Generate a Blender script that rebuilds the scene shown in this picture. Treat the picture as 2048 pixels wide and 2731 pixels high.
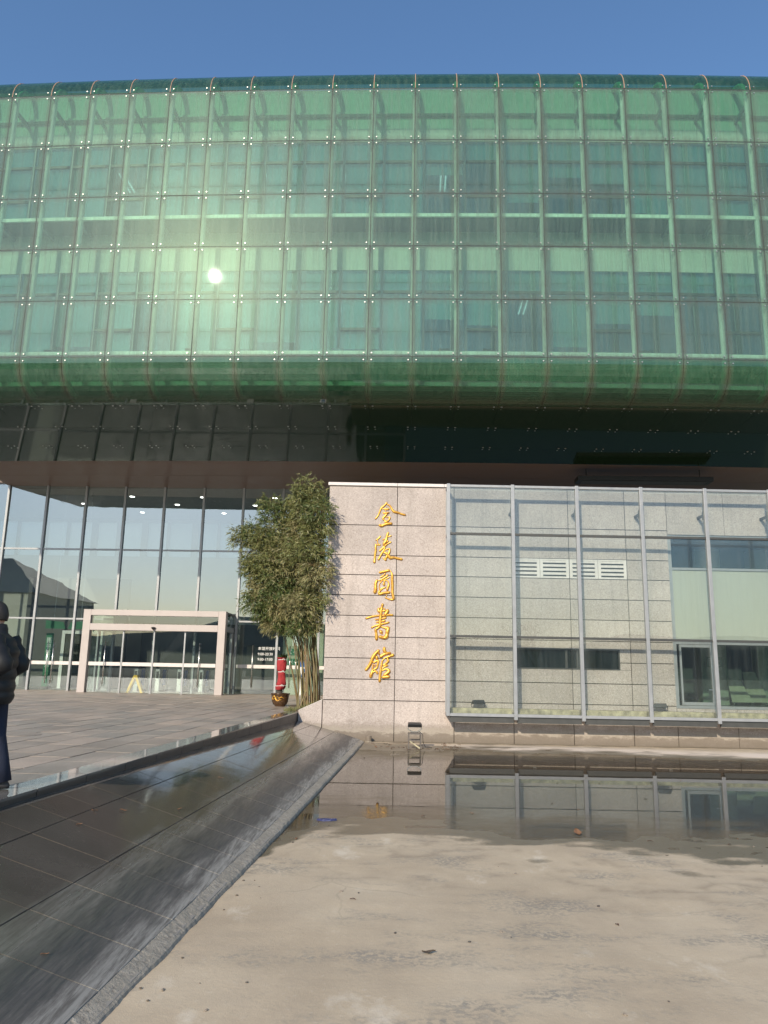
import bpy, bmesh, math, random
from mathutils import Vector, Matrix, Euler
R = math.radians
rnd = random.Random(7)
for o in list(bpy.data.objects): bpy.data.objects.remove(o)
scene = bpy.context.scene
C = scene.collection
# ------------------------------------------------------------------ camera
cam_d = bpy.data.cameras.new('camera'); cam = bpy.data.objects.new('camera', cam_d); C.objects.link(cam)
cam_d.sensor_fit = 'VERTICAL'; cam_d.sensor_height = 36; cam_d.lens = 27.02
cam_d.clip_start = .05; cam_d.clip_end = 5000
cam.matrix_world = Matrix.Translation((0, 0, 1.55)) @ Matrix.Rotation(R(101.6), 4, 'X') @ Matrix.Rotation(.0192, 4, 'Z')
scene.camera = cam
# ------------------------------------------------------------------ sky, sun, exposure
SUN_AZ, SUN_EL = R(20.3), R(27.6)         # sun stands behind the camera, a little to the left
sun_dir = Vector((-math.sin(SUN_AZ)*math.cos(SUN_EL), -math.cos(SUN_AZ)*math.cos(SUN_EL), math.sin(SUN_EL)))
world = bpy.data.worlds.new('World'); scene.world = world; world.use_nodes = True
wn = world.node_tree.nodes; bg = wn['Background']
sky = wn.new('ShaderNodeTexSky'); sky.sky_type = 'NISHITA'; sky.sun_disc = False
sky.sun_elevation = SUN_EL; sky.sun_rotation = math.pi + SUN_AZ
sky.air_density = 1.4; sky.dust_density = 1.0; sky.ozone_density = 6.5; sky.altitude = 20
world.node_tree.links.new(sky.outputs[0], bg.inputs[0]); bg.inputs[1].default_value = .135
sd = bpy.data.lights.new('sun', 'SUN'); sd.energy = 3.8; sd.angle = R(.53); sd.color = (1, .885, .70)
so = bpy.data.objects.new('sun', sd); C.objects.link(so); so.location = (-20, -40, 30)
so.rotation_euler = sun_dir.to_track_quat('Z', 'Y').to_euler()
vs = scene.view_settings; vs.view_transform = 'Standard'; vs.look = 'None'; vs.exposure = .34; vs.gamma = 1
try:
    scene.cycles.transparent_max_bounces = 24; scene.cycles.max_bounces = 9
    scene.cycles.glossy_bounces = 6; scene.cycles.sample_clamp_indirect = 6
except Exception: pass

# ------------------------------------------------------------------ helpers
class MB:
    def __init__(s): s.v = []; s.f = []; s.m = []
    def poly(s, pts, mi=0):
        n = len(s.v); s.v += [tuple(p) for p in pts]; s.f.append(tuple(range(n, n+len(pts)))); s.m.append(mi); return s
    def hexa(s, p, mi=0):                      # 8 corners: bottom 4 ccw, top 4 ccw
        n = len(s.v); s.v += [tuple(q) for q in p]
        for f in ((3,2,1,0),(4,5,6,7),(0,1,5,4),(1,2,6,5),(2,3,7,6),(3,0,4,7)):
            s.f.append(tuple(n+i for i in f)); s.m.append(mi)
        return s
    def box(s, x0, x1, y0, y1, z0, z1, mi=0):
        return s.hexa([(x0,y0,z0),(x1,y0,z0),(x1,y1,z0),(x0,y1,z0),(x0,y0,z1),(x1,y0,z1),(x1,y1,z1),(x0,y1,z1)], mi)
    def tube(s, pts, rads, n=8, mi=0, cap=True):
        pts = [Vector(p) for p in pts]
        if not hasattr(rads, '__len__'): rads = [rads]*len(pts)
        base = len(s.v); up = None
        for i, p in enumerate(pts):
            a = pts[max(i-1, 0)]; b = pts[min(i+1, len(pts)-1)]
            t = (b-a).normalized()
            if up is None:
                up = Vector((0, 0, 1)) if abs(t.z) < .9 else Vector((0, 1, 0))
            x = t.cross(up).normalized(); up = x.cross(t).normalized()
            for k in range(n):
                g = 2*math.pi*k/n
                s.v.append(tuple(p + (x*math.cos(g) + up*math.sin(g))*rads[i]))
        for i in range(len(pts)-1):
            for k in range(n):
                a = base+i*n+k; b = base+i*n+(k+1) % n
                s.f.append((a, b, b+n, a+n)); s.m.append(mi)
        if cap:
            s.f.append(tuple(base+k for k in range(n-1, -1, -1))); s.m.append(mi)
            e = base+(len(pts)-1)*n; s.f.append(tuple(e+k for k in range(n))); s.m.append(mi)
        return s
    def lathe(s, prof, cx=0, cy=0, n=20, mi=0, sx=1, sy=1):
        base = len(s.v)
        for r, z in prof:
            for k in range(n):
                g = 2*math.pi*k/n; s.v.append((cx+r*sx*math.cos(g), cy+r*sy*math.sin(g), z))
        for i in range(len(prof)-1):
            for k in range(n):
                a = base+i*n+k; b = base+i*n+(k+1) % n
                s.f.append((a, b, b+n, a+n)); s.m.append(mi)
        s.f.append(tuple(base+k for k in range(n-1, -1, -1))); s.m.append(mi)
        e = base+(len(prof)-1)*n; s.f.append(tuple(e+k for k in range(n))); s.m.append(mi)
        return s
    def loft(s, rings, mi=0):                  # rings of equal length
        n = len(rings[0]); base = len(s.v)
        for r in rings: s.v += [tuple(p) for p in r]
        for i in range(len(rings)-1):
            for k in range(n):
                a = base+i*n+k; b = base+i*n+(k+1) % n
                s.f.append((a, b, b+n, a+n)); s.m.append(mi)
        s.f.append(tuple(base+k for k in range(n-1, -1, -1))); s.m.append(mi)
        e = base+(len(rings)-1)*n; s.f.append(tuple(e+k for k in range(n))); s.m.append(mi)
        return s
    def mesh(s, name, mats, off=(0, 0, 0), smooth=False):
        me = bpy.data.meshes.new(name)
        ox, oy, oz = off
        me.from_pydata([(a+ox, b+oy, c+oz) for a, b, c in s.v], [], s.f)
        if not isinstance(mats, (list, tuple)): mats = [mats]
        for m in mats: me.materials.append(m)
        me.polygons.foreach_set('material_index', s.m)
        if smooth: me.polygons.foreach_set('use_smooth', [True]*len(s.f))
        me.update(); return me
    def build(s, name, mats, parent=None, off=(0, 0, 0), smooth=False, loc=None):
        return obj(name, s.mesh(name, mats, off, smooth), parent, loc)
def obj(name, me, parent=None, loc=None, rot=None):
    o = bpy.data.objects.new(name, me); C.objects.link(o)
    if parent is not None: o.parent = parent
    if loc is not None: o.location = loc
    if rot is not None: o.rotation_euler = rot
    return o
def tag(o, label=None, cat=None, group=None, kind=None):
    if label: o['label'] = label
    if cat: o['category'] = cat
    if group: o['group'] = group
    if kind: o['kind'] = kind
    return o
def thing(name, label, cat, loc=(0, 0, 0), rz=0, group=None):
    o = bpy.data.objects.new(name, None); C.objects.link(o); o.location = loc; o.rotation_euler = (0, 0, rz)
    o.empty_display_size = .2
    return tag(o, label, cat, group)
def copy_tree(o, parent=None):
    c = o.copy(); C.objects.link(c); c.parent = parent
    for ch in list(o.children): copy_tree(ch, c)
    return c
def bevel(o, w=.01, seg=2):
    m = o.modifiers.new('bevel', 'BEVEL'); m.width = w; m.segments = seg; m.limit_method = 'ANGLE'; return o
# ------------------------------------------------------------------ materials
class NT:
    def __init__(s, name):
        s.m = bpy.data.materials.new(name); s.m.use_nodes = True; s.t = s.m.node_tree; s.n = s.t.nodes
        s.b = s.n['Principled BSDF']; s.out = s.n['Material Output']
    def add(s, typ, **kw):
        n = s.n.new('ShaderNode'+typ)
        for k, v in kw.items():
            if k.startswith('i_'): n.inputs[k[2:]].default_value = v
            else: setattr(n, k, v)
        return n
    def link(s, a, b): s.t.links.new(a, b)
    def coord(s, kind='pos', scale=(1, 1, 1), rot=(0, 0, 0)):
        src = s.add('NewGeometry').outputs['Position'] if kind == 'pos' else s.add('TexCoord').outputs['Object']
        mp = s.add('Mapping'); mp.inputs['Scale'].default_value = scale; mp.inputs['Rotation'].default_value = rot
        s.link(src, mp.inputs[0]); return mp.outputs[0]
    def noise(s, co, scale, detail=4, rough=.6, dist=0):
        n = s.add('TexNoise'); n.inputs['Scale'].default_value = scale; n.inputs['Detail'].default_value = detail
        n.inputs['Roughness'].default_value = rough; n.inputs['Distortion'].default_value = dist
        s.link(co, n.inputs['Vector']); return n.outputs[0]
    def ramp(s, fac, stops, interp='LINEAR'):
        r = s.add('ValToRGB'); r.color_ramp.interpolation = interp
        e = r.color_ramp.elements
        while len(e) < len(stops): e.new(.5)
        for i, (p, c) in enumerate(stops):
            e[i].position = p
            e[i].color = (c, c, c, 1) if not hasattr(c, '__len__') else (*c[:3], 1)
        s.link(fac, r.inputs[0]); return r.outputs[0]
    def mix(s, fac, a, b, mode='MIX'):
        m = s.add('MixRGB'); m.blend_type = mode
        for i, v in ((0, fac), (1, a), (2, b)):
            if hasattr(v, 'is_linked'): s.link(v, m.inputs[i])
            else: m.inputs[i].default_value = v if i == 0 else (*v[:3], 1)
        return m.outputs[0]
    def math(s, op, a, b=0.):
        m = s.add('Math', operation=op)
        for i, v in ((0, a), (1, b)):
            if hasattr(v, 'is_linked'): s.link(v, m.inputs[i])
            else: m.inputs[i].default_value = v
        return m.outputs[0]
    def bump(s, h, strength=.3, dist=.02):
        b = s.add('Bump'); b.inputs['Strength'].default_value = strength; b.inputs['Distance'].default_value = dist
        s.link(h, b.inputs['Height']); s.link(b.outputs[0], s.b.inputs['Normal']); return b.outputs[0]
    def col(s, c):
        if hasattr(c, 'is_linked'): s.link(c, s.b.inputs['Base Color'])
        else: s.b.inputs['Base Color'].default_value = (*c[:3], 1)
        return s
    def set(s, **kw):
        for k, v in kw.items():
            i = s.b.inputs[k.replace('_', ' ')]
            if hasattr(v, 'is_linked'): s.link(v, i)
            else: i.default_value = v
        return s
def plain(name, c, rough=.5, metal=0., var=.12, scale=6., bump=0., bscale=40.):
    t = NT(name); co = t.coord('obj')
    n = t.noise(co, scale, 5)
    k = t.ramp(n, [(.3, 1-var), (.7, 1+var*.6)])
    t.col(t.mix(1., c, k, 'MULTIPLY')).set(Roughness=t.ramp(n, [(.3, max(rough-.06, .02)), (.7, min(rough+.08, 1))]), Metallic=metal)
    if bump: t.bump(t.noise(co, bscale, 4), bump, .01)
    return t.m
def emit(name, c, st):
    t = NT(name); t.col(c).set(Emission_Color=(*c, 1), Emission_Strength=st); return t.m
def glass(name, tint, refl=.08, rough=.0, frit=None, fritcol=(.3, .4, .35), ior=1.5, wave=0., dots_on=True, back=.25):
    """one face of a pane: tinted clear part, optional printed frit, mirror coat on top"""
    t = NT(name); t.n.remove(t.b)
    tr = t.add('BsdfTransparent'); tr.inputs[0].default_value = (*tint, 1)
    body = tr.outputs[0]
    if frit is not None:
        co = t.coord('obj'); pos = t.coord('pos')
        df = t.add('BsdfDiffuse')
        streak = t.noise(t.coord('pos', (9, 9, .5)), 1., 5, .65)
        t.link(t.mix(t.ramp(streak, [(.45, 0.), (.85, .5)]), fritcol, (.17, .15, .105)), df.inputs[0])
        tl = t.add('BsdfTranslucent'); tlf = back if frit > .1 else 0.; tl.inputs[0].default_value = (*[min(1, c*1.3) for c in fritcol], 1)
        fm = t.add('MixShader'); fm.inputs[0].default_value = tlf; t.link(df.outputs[0], fm.inputs[1]); t.link(tl.outputs[0], fm.inputs[2])
        vo = t.add('TexVoronoi'); vo.inputs['Scale'].default_value = 22.; vo.inputs['Randomness'].default_value = .15
        t.link(t.coord('obj', (1, 0, 1)), vo.inputs['Vector'])
        dots = t.ramp(vo.outputs['Distance'], [(.25, frit*1.5), (.55, frit*.7)] if dots_on else [(0., frit), (1., frit)])
        big = t.ramp(t.noise(pos, .35, 3), [(.3, .75), (.75, 1.35)])
        dirt = t.ramp(streak, [(.45, .0), (.9, .28 if dots_on else .06)])
        # grime that gathers along the pane edges, ragged, and a little pane-to-pane change
        ge_ = t.add('TexCoord'); sg = t.add('SeparateXYZ'); t.link(ge_.outputs['Generated'], sg.inputs[0])
        def edge(o): return t.math('ABSOLUTE', t.math('SUBTRACT', o, .5))
        ed = t.math('MAXIMUM', edge(sg.outputs[0]), t.math('SUBTRACT', edge(sg.outputs[2]), .03))
        ed = t.math('ADD', ed, t.math('MULTIPLY', t.math('SUBTRACT', t.noise(t.coord('pos', (2, 2, .7)), 2., 4, .65), .5), .16))
        edg = t.ramp(ed, [(.36, 0.), (.50, .26)])
        per = t.ramp(t.add('ObjectInfo').outputs['Random'], [(0., .80), (1., 1.22)])
        if not dots_on or frit < .1: edg = t.math('MULTIPLY', edg, .2)
        fac = t.math('ADD', t.math('ADD', t.math('MULTIPLY', t.math('MULTIPLY', dots, big), per), dirt), edg)
        if dots_on:
            base_c = df.inputs[0].links[0].from_socket
            t.link(t.mix(t.math('MULTIPLY', edg, 3.2), base_c, (.13, .115, .08)), df.inputs[0])
        mx = t.add('MixShader'); t.link(fac, mx.inputs[0]); t.link(body, mx.inputs[1]); t.link(fm.outputs[0], mx.inputs[2]); body = mx.outputs[0]
    gl = t.add('BsdfGlossy'); gl.inputs['Roughness'].default_value = rough; gl.inputs[0].default_value = (.86, .94, 1, 1)
    glo = gl.outputs[0]
    if frit is not None and dots_on:
        g2 = t.add('BsdfGlossy'); g2.inputs['Roughness'].default_value = .27; g2.inputs[0].default_value = (.72, 1, .62, 1)
        gm = t.add('MixShader'); gm.inputs[0].default_value = .075; t.link(gl.outputs[0], gm.inputs[1]); t.link(g2.outputs[0], gm.inputs[2]); glo = gm.outputs[0]
    fr = t.add('Fresnel'); fr.inputs[0].default_value = ior
    if wave:
        co2 = t.coord('pos', (.5, .5, 1.)); nb = t.noise(co2, 1.1, 2, .4)
        b = t.add('Bump'); b.inputs['Strength'].default_value = wave; b.inputs['Distance'].default_value = .02
        t.link(nb, b.inputs['Height']); t.link(b.outputs[0], gl.inputs['Normal']); t.link(b.outputs[0], fr.inputs['Normal'])
    fac = t.math('ADD', t.math('MULTIPLY', fr.outputs[0], 1-refl), refl)
    # back faces of the pane only pass light on
    ge = t.add('NewGeometry'); fac = t.math('MULTIPLY', fac, t.math('SUBTRACT', 1., ge.outputs['Backfacing']))
    m2 = t.add('MixShader'); t.link(fac, m2.inputs[0]); t.link(body, m2.inputs[1]); t.link(glo, m2.inputs[2])
    t.link(m2.outputs[0], t.out.inputs['Surface']); return t.m
def granite(name, base, pale, dark, rough=.7, stain=True, joint_dirt=True):
    t = NT(name); co = t.coord('pos')
    f1 = t.noise(co, 34., 3, .8); f2 = t.noise(co, 80., 2, .75); big = t.noise(co, .9, 4)
    c = t.ramp(f1, [(.33, dark), (.46, base), (.56, base), (.70, pale)])
    c = t.mix(t.ramp(f2, [(.45, 0.), (.72, .55)]), c, pale)
    c = t.mix(1., c, t.ramp(big, [(.3, .86), (.72, 1.08)]), 'MULTIPLY')
    obi = t.add('ObjectInfo').outputs['Random']
    c = t.mix(1., c, t.ramp(obi, [(0., .93), (1., 1.05)]), 'MULTIPLY')
    if stain:
        st = t.noise(t.coord('pos', (5, 5, .35)), 1.3, 5, .65)
        c = t.mix(t.ramp(st, [(.52, 0.), (.8, .35)]), c, (.20, .17, .145))
        # waterline grime close to the pond floor, ragged
        sx = t.add('SeparateXYZ'); t.link(co, sx.inputs[0])
        rag = t.math('ADD', t.math('ADD', sx.outputs[2], .22), t.math('MULTIPLY', t.math('SUBTRACT', t.noise(t.coord('pos', (1.2, 1.2, 3)), 2., 5, .7), .5), .5))
        c = t.mix(t.ramp(rag, [(.02, .9), (.26, .75), (.48, .0)]), c, (.15, .12, .088))
        c = t.mix(t.ramp(rag, [(.17, 0.), (.24, .38), (.36, 0.)]), c, (.55, .49, .41))
    t.col(c).set(Roughness=rough); t.bump(t.mix(.5, f1, f2), .35, .006)
    return t.m

M = {}
M['stone'] = granite('flamed_granite', (.43, .362, .328), (.64, .575, .53), (.24, .195, .172))
M['stone_gap'] = plain('dark_joint_gap', (.035, .028, .024), .9)  # near-black backing that shows in the open stone joints
M['cap'] = plain('pale_coping_stone', (.66, .60, .57), .55, var=.1, scale=9)
M['green_stone'] = granite('green_rough_stone', (.42, .46, .34), (.60, .63, .48), (.25, .29, .20), stain=False)
M['skin_glass'] = glass('green_fritted_glass', (.752, .880, .812), refl=.015, rough=.008, frit=.13, fritcol=(.27, .355, .29))
M['bent_glass'] = glass('green_bent_glass', (.34, .58, .45), refl=.01, rough=.03, frit=.20, fritcol=(.13, .31, .19), back=0.)
M['tube_glass'] = glass('deep_green_bent_glass', (.40, .64, .51), refl=.01, rough=.03, frit=.075, fritcol=(.13, .24, .175))
M['soffit_glass'] = NT('dark_green_gloss_panel').col((.018, .042, .026)).set(Roughness=.06, IOR=1.5, Specular_IOR_Level=.36).m
M['brown_panel'] = plain('brown_metal_soffit', (.20, .135, .105), .42, var=.08, scale=1.2)
M['steel'] = plain('brushed_stainless', (.62, .62, .60), .28, 1.0, var=.08)
M['post'] = plain('pale_green_painted_tube', (.80, .88, .80), .45, var=.1, scale=3)
M['inner'] = plain('pale_inner_wall_panel', (.60, .63, .58), .6, var=.10, scale=1.5)
M['dark_pane'] = glass('dim_room_glass', (.72, .80, .78), refl=.05, rough=.0)
M['frame_grey'] = plain('grey_aluminium', (.33, .335, .345), .4, .3, var=.08)
M['frame_dark'] = plain('dark_window_frame', (.075, .075, .072), .45, .3)
M['grate'] = plain('galvanised_walkway', (.20, .20, .21), .6, .2, var=.2, scale=20)
M['window'] = glass('blue_window_glass', (.66, .80, .80), refl=.20, rough=.01)
M['curtain'] = glass('lobby_curtain_glass', (.80, .84, .83), refl=.21, rough=.0, wave=.09)
M['clear'] = glass('clear_glass', (.93, .958, .945), refl=.05, rough=.0, frit=.012, fritcol=(.40, .44, .42), dots_on=False)
M['door_glass'] = glass('door_glass', (.84, .89, .87), refl=.10, rough=.0)
M['frosted'] = NT('green_film_pane').col((.36, .375, .32)).set(Roughness=.25).m
M['room_wall'] = plain('room_wall', (.70, .71, .68), .8)
M['room_floor'] = plain('room_floor', (.22, .22, .21), .5)
M['ceil'] = plain('lobby_ceiling', (.55, .55, .53), .8)
M['lobby_wall'] = plain('lobby_pale_wall', (.56, .56, .52), .6, var=.12, scale=.7)
M['lobby_dark'] = plain('lobby_dark_wall', (.12, .12, .115), .6, var=.2, scale=.5)
M['beige_frame'] = plain('vestibule_pale_frame', (.45, .395, .375), .38, .0, var=.05, scale=2)
M['white'] = plain('white_paint', (.78, .78, .76), .5, var=.05)
M['black'] = plain('black_coated_metal', (.022, .022, .024), .45, .1)
M['gold'] = NT('gold_leaf').m
t_ = NT('gold_lacquer'); n_ = t_.noise(t_.coord('pos'), 9., 3)
t_.col(t_.ramp(n_, [(.35, (.55, .26, .04)), (.6, (.80, .46, .08))])).set(Roughness=.36, Metallic=.55); M['gold'] = t_.m
M['yellow'] = plain('yellow_plastic', (.78, .48, .03), .4)
M['green_sign'] = plain('green_sign_plate', (.035, .17, .09), .4)
M['blue'] = plain('blue_panel', (.02, .13, .42), .4)
M['red_cloth'] = NT('red_wrap_cloth').m
t_ = NT('red_felt_wrap'); co_ = t_.coord('pos', (1, 1, .4)); n_ = t_.noise(co_, 18., 4)
t_.col(t_.ramp(n_, [(.3, (.26, .018, .022)), (.7, (.40, .035, .04))])).set(Roughness=.85); t_.bump(n_, .5, .03); M['red_cloth'] = t_.m
M['pot'] = plain('brown_glazed_pot', (.085, .045, .022), .25, var=.3, scale=12)
M['lamp_on'] = emit('downlight_glow', (1, .97, .9), 9.)
M['tube_on'] = emit('fluorescent_glow', (.92, 1, .98), 1.1)
M['rust'] = plain('rusty_gutter', (.42, .37, .24), .7, var=.55, scale=7)

# pond concrete (wetness comes from the height above the water line, a mesh attribute)
t = NT('pond_concrete'); co = t.coord('pos')
big = t.noise(co, .55, 5, .62); mid = t.noise(t.coord('pos', (1, .55, 1)), 2.3, 6, .65); fine = t.noise(co, 26., 4, .7); grit = t.noise(co, 130., 3, .7)
c = t.ramp(big, [(.30, (.40, .315, .222)), (.5, (.50, .402, .285)), (.72, (.555, .46, .338))])
c = t.mix(t.ramp(mid, [(.42, .0), (.70, .45)]), c, (.38, .30, .22))
c = t.mix(t.ramp(mid, [(.28, .65), (.40, .0)]), c, (.66, .58, .47))
gpatch = t.ramp(t.noise(t.coord('pos', (.8, 1.6, 1)), 1.1, 6, .68), [(.51, 0.), (.64, 1.)])
gfine = t.ramp(fine, [(.42, 0.), (.56, .75)])
c = t.mix(t.math('MULTIPLY', gpatch, gfine), c, (.215, .20, .175))
c = t.mix(t.ramp(fine, [(.60, 0.), (.75, .28)]), c, (.68, .62, .53))
c = t.mix(t.ramp(grit, [(.60, 0.), (.78, .5)]), c, (.20, .175, .14))
at = t.add('Attribute'); at.attribute_name = 'wet'
wet = t.math('ADD', at.outputs['Fac'], t.math('MULTIPLY', t.math('SUBTRACT', fine, .5), .35))
wetr = t.ramp(wet, [(.35, 0.), (.62, 1.)])
c = t.mix(t.math('MULTIPLY', wetr, .88), c, (.105, .085, .055))
tid = t.add('Attribute'); tid.attribute_name = 'tide'
c = t.mix(t.math('MULTIPLY', tid.outputs['Fac'], t.ramp(mid, [(.40, 0.), (.62, .55)])), c, (.26, .20, .14))
vc = t.add('TexVoronoi'); vc.feature = 'DISTANCE_TO_EDGE'; vc.inputs['Scale'].default_value = .42
wv = t.add('MixRGB'); wv.blend_type = 'ADD'; wv.inputs[0].default_value = .35; t.link(co, wv.inputs[1])
nw = t.add('TexNoise'); nw.inputs['Scale'].default_value = 1.7; nw.inputs['Detail'].default_value = 6; t.link(co, nw.inputs['Vector']); t.link(nw.outputs['Color'], wv.inputs[2]); t.link(wv.outputs[0], vc.inputs['Vector'])
crk = t.math('MULTIPLY', t.ramp(vc.outputs['Distance'], [(.0, 1.), (.006, 0.)]), t.ramp(big, [(.48, 0.), (.64, .42)]))
c = t.mix(crk, c, (.20, .165, .125))
speck = t.ramp(t.noise(co, 14., 5, .75), [(.66, 0.), (.74, .6)])
c = t.mix(speck, c, (.27, .235, .19))
pal = t.add('Attribute'); pal.attribute_name = 'pale'
c = t.mix(t.math('MULTIPLY', pal.outputs['Fac'], .95), c, (.66, .56, .48))
t.col(c).set(Roughness=t.ramp(wetr, [(0., .85), (1., .38)])); t.bump(t.mix(.35, fine, grit), .45, .012)
M['pond'] = t.m
# shallow muddy water
t = NT('shallow_water'); t.n.remove(t.b)
tr = t.add('BsdfTransparent'); tr.inputs[0].default_value = (.60, .55, .45, 1)
gl = t.add('BsdfGlossy'); gl.inputs['Roughness'].default_value = .015; fr = t.add('Fresnel'); fr.inputs[0].default_value = 1.36
nb = t.noise(t.coord('pos', (1, .35, 1)), 2.2, 3, .5); b = t.add('Bump'); b.inputs['Strength'].default_value = .035; b.inputs['Distance'].default_value = .01
t.link(nb, b.inputs['Height']); t.link(b.outputs[0], gl.inputs['Normal']); t.link(b.outputs[0], fr.inputs['Normal'])
sa_ = t.add('Attribute'); sa_.attribute_name = 'shallow'
shl = t.ramp(t.math('ADD', sa_.outputs['Fac'], t.math('MULTIPLY', t.math('SUBTRACT', t.noise(t.coord('pos', (.6, 1.6, 1)), 3., 5, .65), .5), .6)), [(.45, 0.), (.95, 1.)])
t.link(t.ramp(shl, [(0., .012), (1., .11)]), gl.inputs['Roughness'])
mud = t.add('BsdfDiffuse'); mud.inputs[0].default_value = (.19, .15, .10, 1)
m0 = t.add('MixShader'); t.link(t.ramp(shl, [(0., .26), (1., .64)]), m0.inputs[0]); t.link(tr.outputs[0], m0.inputs[1]); t.link(mud.outputs[0], m0.inputs[2])
mx = t.add('MixShader'); t.link(t.math('MULTIPLY', fr.outputs[0], t.ramp(shl, [(0., 1.), (1., .5)])), mx.inputs[0]); t.link(m0.outputs[0], mx.inputs[1]); t.link(gl.outputs[0], mx.inputs[2])
t.link(mx.outputs[0], t.out.inputs['Surface']); M['water'] = t.m
# polished dark slope tiles, with lime and dirt streaks that run along the pond edge
SLA = math.atan(.0638)
t = NT('polished_slope_tile'); co = t.coord('pos', (1, 1, 1), (0, 0, SLA))
sx = t.add('SeparateXYZ'); t.link(co, sx.inputs[0])          # x = distance across the slope
st = t.noise(t.coord('pos', (5.5, .55, 1), (0, 0, SLA)), 1.4, 6, .68)
st2 = t.noise(t.coord('pos', (24, 1.3, 1), (0, 0, SLA)), 2., 8, .75)
fine = t.noise(co, 30., 4, .7); cl = t.noise(co, 1.1, 5, .6)
c = t.ramp(cl, [(.3, (.075, .065, .055)), (.7, (.115, .100, .086))])
XL = -1.68                                                    # the lip line in that frame
wx = t.math('ADD', t.math('SUBTRACT', sx.outputs[0], XL), t.math('MULTIPLY', t.math('SUBTRACT', st, .5), .55))
grime = t.ramp(t.math('ADD', t.math('MULTIPLY', wx, .4), 1.), [(.66, 0.), (.75, .30), (.79, .08), (.895, .05), (.935, .55), (.97, .75), (1., .62)])
dk = t.ramp(t.math('ADD', t.math('MULTIPLY', wx, .4), 1.), [(.755, 0.), (.80, .95), (.885, .9), (.93, 0.)])
c = t.mix(t.math('MULTIPLY', grime, t.ramp(st2, [(.40, .08), (.56, 1.)])), c, (.37, .35, .315))
c = t.mix(t.math('MULTIPLY', dk, t.ramp(st2, [(.35, 1.), (.62, .25)])), c, (.028, .028, .030))
c = t.mix(t.ramp(fine, [(.62, 0.), (.8, .35)]), c, (.28, .26, .235))
rr = t.ramp(t.math('ADD', t.math('MULTIPLY', wx, .4), 1.), [(.4, .05), (.66, .11), (.78, .36), (.93, .75)])
t.col(c).set(Roughness=rr, IOR=1.75); t.bump(fine, .06, .004); M['slope'] = t.m
t = NT('chipped_mortar_lip'); co = t.coord('pos'); f = t.noise(co, 24., 5, .7); g = t.noise(co, 3., 4)
t.col(t.mix(t.ramp(g, [(.35, 0.), (.6, .8)]), t.ramp(f, [(.35, (.20, .175, .145)), (.65, (.52, .455, .37))]), (.30, .265, .215))).set(Roughness=.85); t.bump(f, .7, .02); M['lip'] = t.m
M['joint'] = plain('pale_grout', (.30, .27, .235), .85)
M['kerb'] = plain('dark_kerb_granite', (.055, .05, .046), .5, var=.4, scale=5, bump=.2)
M['coping'] = NT('polished_kerb_top').col((.16, .15, .14)).set(Roughness=.06, IOR=1.6).m
# plaza slabs
t = NT('plaza_slab'); co = t.coord('pos'); f = t.noise(co, 55., 3, .7); g = t.noise(co, 1.3, 5, .65); st = t.noise(t.coord('pos', (2.2, .6, 1), (0, 0, R(-86))), 2.2, 5, .65)
oi = t.add('ObjectInfo').outputs['Random']
c = t.ramp(oi, [(0., (.27, .225, .185)), (.35, (.35, .282, .228)), (.6, (.285, .25, .212)), (1., (.41, .325, .262))])
c = t.mix(1., c, t.ramp(g, [(.3, .78), (.7, 1.15)]), 'MULTIPLY'); c = t.mix(t.ramp(st, [(.52, 0.), (.78, .45)]), c, (.50, .42, .345))
c = t.mix(1., c, t.ramp(f, [(.35, .85), (.65, 1.12)]), 'MULTIPLY')
t.col(c).set(Roughness=t.ramp(g, [(.3, .42), (.7, .6)])); t.bump(f, .12, .004); M['plaza'] = t.m
M['plaza_gap'] = plain('dark_paving_joint', (.025, .02, .016), .9)
t = NT('distant_ground'); co = t.coord('pos'); g = t.noise(co, .05, 5); t.col(t.ramp(g, [(.35, (.20, .18, .15)), (.65, (.14, .15, .09))])).set(Roughness=.9); M['ground'] = t.m
# bamboo
def leafmat(n, a, b):
    t = NT(n); k = t.noise(t.coord('pos'), 5., 3); t.col(t.ramp(k, [(.3, a), (.7, b)])).set(Roughness=.5)
    return t.m
M['leaf1'] = leafmat('bamboo_leaf_dark', (.062, .092, .024), (.105, .142, .040))
M['leaf2'] = leafmat('bamboo_leaf_mid', (.125, .140, .040), (.195, .195, .070))
M['leaf3'] = leafmat('bamboo_leaf_dry', (.19, .18, .07), (.30, .26, .13))
t = NT('bamboo_culm'); oi = t.add('ObjectInfo').outputs['Random']; n = t.noise(t.coord('pos', (1, 1, 5)), 2., 3)
t.col(t.mix(t.ramp(n, [(.35, 0.), (.7, .6)]), t.ramp(oi, [(0., (.10, .11, .03)), (.5, (.20, .16, .06)), (1., (.26, .15, .07))]), (.10, .065, .035))).set(Roughness=.45); M['culm'] = t.m
M['bark'] = plain('grey_bark', (.07, .055, .045), .9)
M['soil'] = plain('soil', (.09, .065, .045), .95)
M['house_wall'] = plain('grey_rendered_wall', (.20, .20, .20), .8)
M['yellow_wall'] = plain('cream_rendered_wall', (.55, .50, .36), .8)

PSI = R(2.2)
def bw(u, v, z=0.):                                # building frame (turned 2.2 degrees) to the world
    c, s = math.cos(PSI), math.sin(PSI); return Vector((u*c+v*s, -u*s+v*c, z))
PF = -.25                                          # pond water level
PZ = .45                                           # plaza level; the pond floor is about 0

# ================================================================== SETTING
g = MB().poly([(-900, -900, -.45), (900, -900, -.45), (900, 1500, -.45), (-900, 1500, -.45)]).build('ground', M['ground']); tag(g, kind='structure')
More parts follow.
